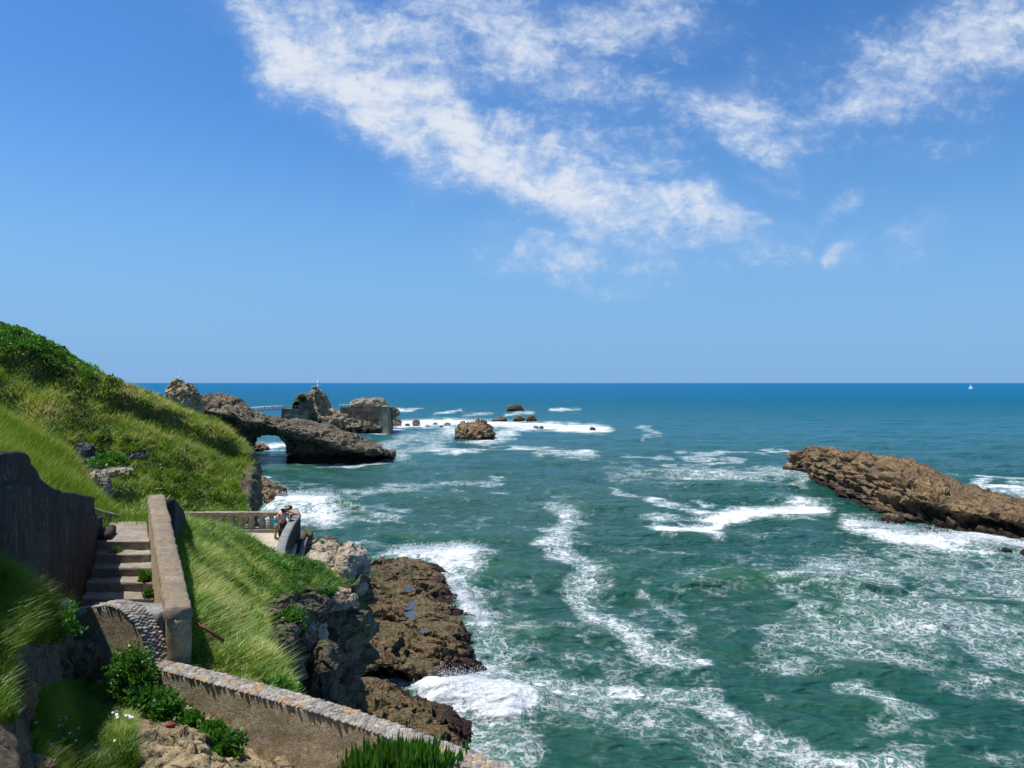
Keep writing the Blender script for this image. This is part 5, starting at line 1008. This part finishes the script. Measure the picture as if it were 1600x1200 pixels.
cloth(pb, 'top', ([((X+.02, Yp-.04, TZ+1.0), .115), ((X+.05, Yp-.08, TZ+1.16), .135), ((X+.07, Yp-.1, TZ+1.24), .1)], [(0, 1), (1, 2)]), M['lilac'])
cloth(pb, 'trousers', ([((X, Yp, TZ+.88), .135), ((X-.09, Yp, TZ+.8), .11), ((X-.1, Yp-.04, TZ+.44), .085), ((X-.1, Yp, TZ+.2), .07), ((X+.09, Yp, TZ+.8), .11), ((X+.1, Yp-.03, TZ+.44), .085), ((X+.1, Yp+.02, TZ+.2), .07)], [(0, 1), (1, 2), (2, 3), (0, 4), (4, 5), (5, 6)]), M['black'])
ball(pb, 'hair', (X+.1, Yp-.1, TZ+1.42), .125, M['hair'], (1.05, 1., 1.15))
npmesh('hat', *lathe([(.001, TZ+1.64), (.09, TZ+1.635), (.105, TZ+1.6), (.11, TZ+1.54), (.2, TZ+1.525), (.205, TZ+1.515), (.1, TZ+1.515)], X+.12, Yp-.13, 24), M['straw'], pb)
V, f = lathe([(.07, TZ+.58), (.13, TZ+.56), (.15, TZ+.7), (.12, TZ+.85), (.09, TZ+.86)], X-.2, Yp-.08, 16, .9, .8); bg_ = npmesh('bag', V, f, M['olive'], loc=(X-.2, Yp-.08, TZ+.56)); tag(bg_, 'olive cloth bag hanging at the side of the person with the hat', 'bag')

# distant visitors: one body mesh each, clothed by material zones
def far_person(x, y, z, shirt, pants, label, h=1.7, turn=0.):
    r = empty('person', (x, y, z)); tag(r, label, 'person', 'visitors on the distant islet')
    c, s = math.cos(turn), math.sin(turn); k = h/1.7
    q = lambda a, b, zz: (x+(a*c-b*s)*k, y+(a*s+b*c)*k, z+zz*k)
    J = {}; E = []
    for n_, p, rd in (('pel', q(0, 0, .92), .13), ('che', q(0, 0, 1.3), .15), ('nek', q(0, 0, 1.47), .06), ('hea', q(0, 0, 1.6), .1), ('shl', q(-.19, 0, 1.38), .06), ('ell', q(-.27, 0, 1.1), .045), ('wrl', q(-.24, -.12, .88), .035), ('shr', q(.19, 0, 1.38), .06), ('elr', q(.27, 0, 1.1), .045), ('wrr', q(.22, -.15, .9), .035),
        ('hil', q(-.1, 0, .86), .1), ('knl', q(-.11, -.03, .47), .065), ('anl', q(-.12, 0, .06), .05), ('hir', q(.1, 0, .86), .1), ('knr', q(.11, -.03, .47), .065), ('anr', q(.13, .05, .06), .05)): J[n_] = (*p, rd*k)
    E = [('pel', 'che'), ('che', 'nek'), ('nek', 'hea'), ('che', 'shl'), ('shl', 'ell'), ('ell', 'wrl'), ('che', 'shr'), ('shr', 'elr'), ('elr', 'wrr'), ('pel', 'hil'), ('hil', 'knl'), ('knl', 'anl'), ('pel', 'hir'), ('hir', 'knr'), ('knr', 'anr')]
    skin_fig('body', J, E, M['skin2'], r, 1)
    skin_fig('shirt', {'a': (*q(0, 0, .95), .16*k), 'b': (*q(0, 0, 1.3), .19*k), 'c': (*q(0, 0, 1.42), .12*k)}, [('a', 'b'), ('b', 'c')], M[shirt], r, 1)
    skin_fig('trousers', {'a': (*q(0, 0, .92), .16*k), 'b': (*q(-.1, 0, .8), .12*k), 'c': (*q(-.11, 0, .4), .09*k), 'd': (*q(.1, 0, .8), .12*k), 'e': (*q(.11, 0, .4), .09*k)}, [('a', 'b'), ('b', 'c'), ('a', 'd'), ('d', 'e')], M[pants], r, 1)
for px, sh, pn, lab in ((412, 'navy', 'black', 'tiny distant person in navy, leftmost on the footbridge'), (417, 'white', 'navy', 'tiny distant person in white, second from the left on the footbridge'), (424, 'white', 'black', 'tiny distant person in white near the middle of the footbridge'), (426.5, 'lilac', 'navy', 'tiny distant person in pale clothes beside another in white on the footbridge'), (433.5, 'white', 'red', 'tiny distant person in white shirt and red trousers, rightmost on the footbridge')):
    far_person(xv(px), Yw+1.3, zl(xv(px)), sh, pn, lab, 1.7, px)
far_person(xv(471), Yw+.9, zv(638.5), 'red', 'red', 'tiny distant person in red beside the tunnel mouth')
for px, yo, sh, pn, lab in ((540, 5, 'white', 'navy', 'tiny person in white on the walkway nearest the statue rock'), (546, 4.5, 'red', 'navy', 'tiny person in red where the walkway meets the sea wall'), (549.5, 5, 'navy', 'black', 'tiny person in navy just right of the one in red'), (556, 4, 'black', 'black', 'tiny person all in black by the pale knoll'), (560, 5, 'lilac', 'black', 'tiny person in pale top right of the one in black'), (573, 4, 'white', 'black', 'tiny person in white halfway along the sea wall'), (601, 5, 'white', 'navy', 'tiny person in white above the buttress')):
    far_person(xv(px), Yw+yo, zt, sh, pn, lab, 1.7, px)

# gull, sailing boat, things on the hilltop
gx, gy, gz = Wp(279.5, 593, 188); gl = empty('seagull', (gx, gy, gz)); tag(gl, 'white seagull perched on top of the golden rock stack', 'bird')
g_ = 1.6
npmesh('body', *multi([tube([(gx-.3*g_, gy, gz+.3*g_), (gx-.15*g_, gy, gz+.33*g_), (gx+.05*g_, gy, gz+.38*g_), (gx+.14*g_, gy, gz+.46*g_), (gx+.15*g_, gy, gz+.56*g_), (gx+.2*g_, gy, gz+.6*g_), (gx+.3*g_, gy, gz+.58*g_)], [.02*g_, .08*g_, .12*g_, .09*g_, .06*g_, .06*g_, .012*g_])]), M['gull'], gl)
for s in (-.04, .04): npmesh('leg', *tube([(gx, gy+s*g_, gz-.1), (gx, gy+s*g_, gz+.32*g_)], .012*g_, 5), M['straw'], gl)
Yb = 2400.; bx = (1516.5-800)/F*Yb; sb = empty('sailboat', (bx, Yb, 0)); tag(sb, 'small white sailing boat alone on the horizon at the right', 'boat')
V, f = multi([tube([(bx-5, Yb, .8), (bx-2.5, Yb, .6), (bx+1, Yb, .5), (bx+5.5, Yb, 1.1)], [.5, 1.3, 1.4, .1], 10)]); npmesh('hull', V, f, M['white'], sb)
def sail(pts): a = np.array(pts, float); b = a+np.array([0, .08, 0]); return np.concatenate([a, b]), [np.array([[0, 1, 2], [3, 5, 4]]), np.array([[0, 3, 4, 1], [1, 4, 5, 2], [2, 5, 3, 0]])]
npmesh('mainsail', *sail([(bx-4.2, Yb+4.2, 2.2), (bx+.1, Yb, 2.2), (bx+.1, Yb, 13.5)]), M['white'], sb, False); npmesh('jib', *sail([(bx+.5, Yb, 2.), (bx+5.2, Yb-5., 1.8), (bx+.4, Yb, 12.5)]), M['white'], sb, False)
npmesh('mast', *tube([(bx+.2, Yb, 1), (bx+.2, Yb, 14)], .12, 6), M['white'], sb)
a = Wp(-14, 512, 45); prism('hilltop_hut', ([(a[0]-3, 45, a[2]-1.2), (a[0]+.95, 45, a[2]-1.2), (a[0]+.95, 47, a[2]-1.2), (a[0]-3, 47, a[2]-1.2)], [(a[0]-3, 45.2, a[2]+.35), (a[0]+.55, 45.2, a[2]+.22), (a[0]+.55, 46.8, a[2]+.22), (a[0]-3, 46.8, a[2]+.35)]), M['roof'], None, 'dark low roofed hut just showing over the thicket at the left edge', 'hut', bevel=.12)
a = Wp(82, 535, 45.5); prism('stone_block', boxw(a[0]-.2, a[0]+.22, 45.9, 46.5, a[2]-.9, a[2]-.16), M['darkwall'], None, 'small dark block on the skyline behind the thicket', 'block', bevel=.04)
for o in S.objects:
    if '_o' in o: del o['_o']
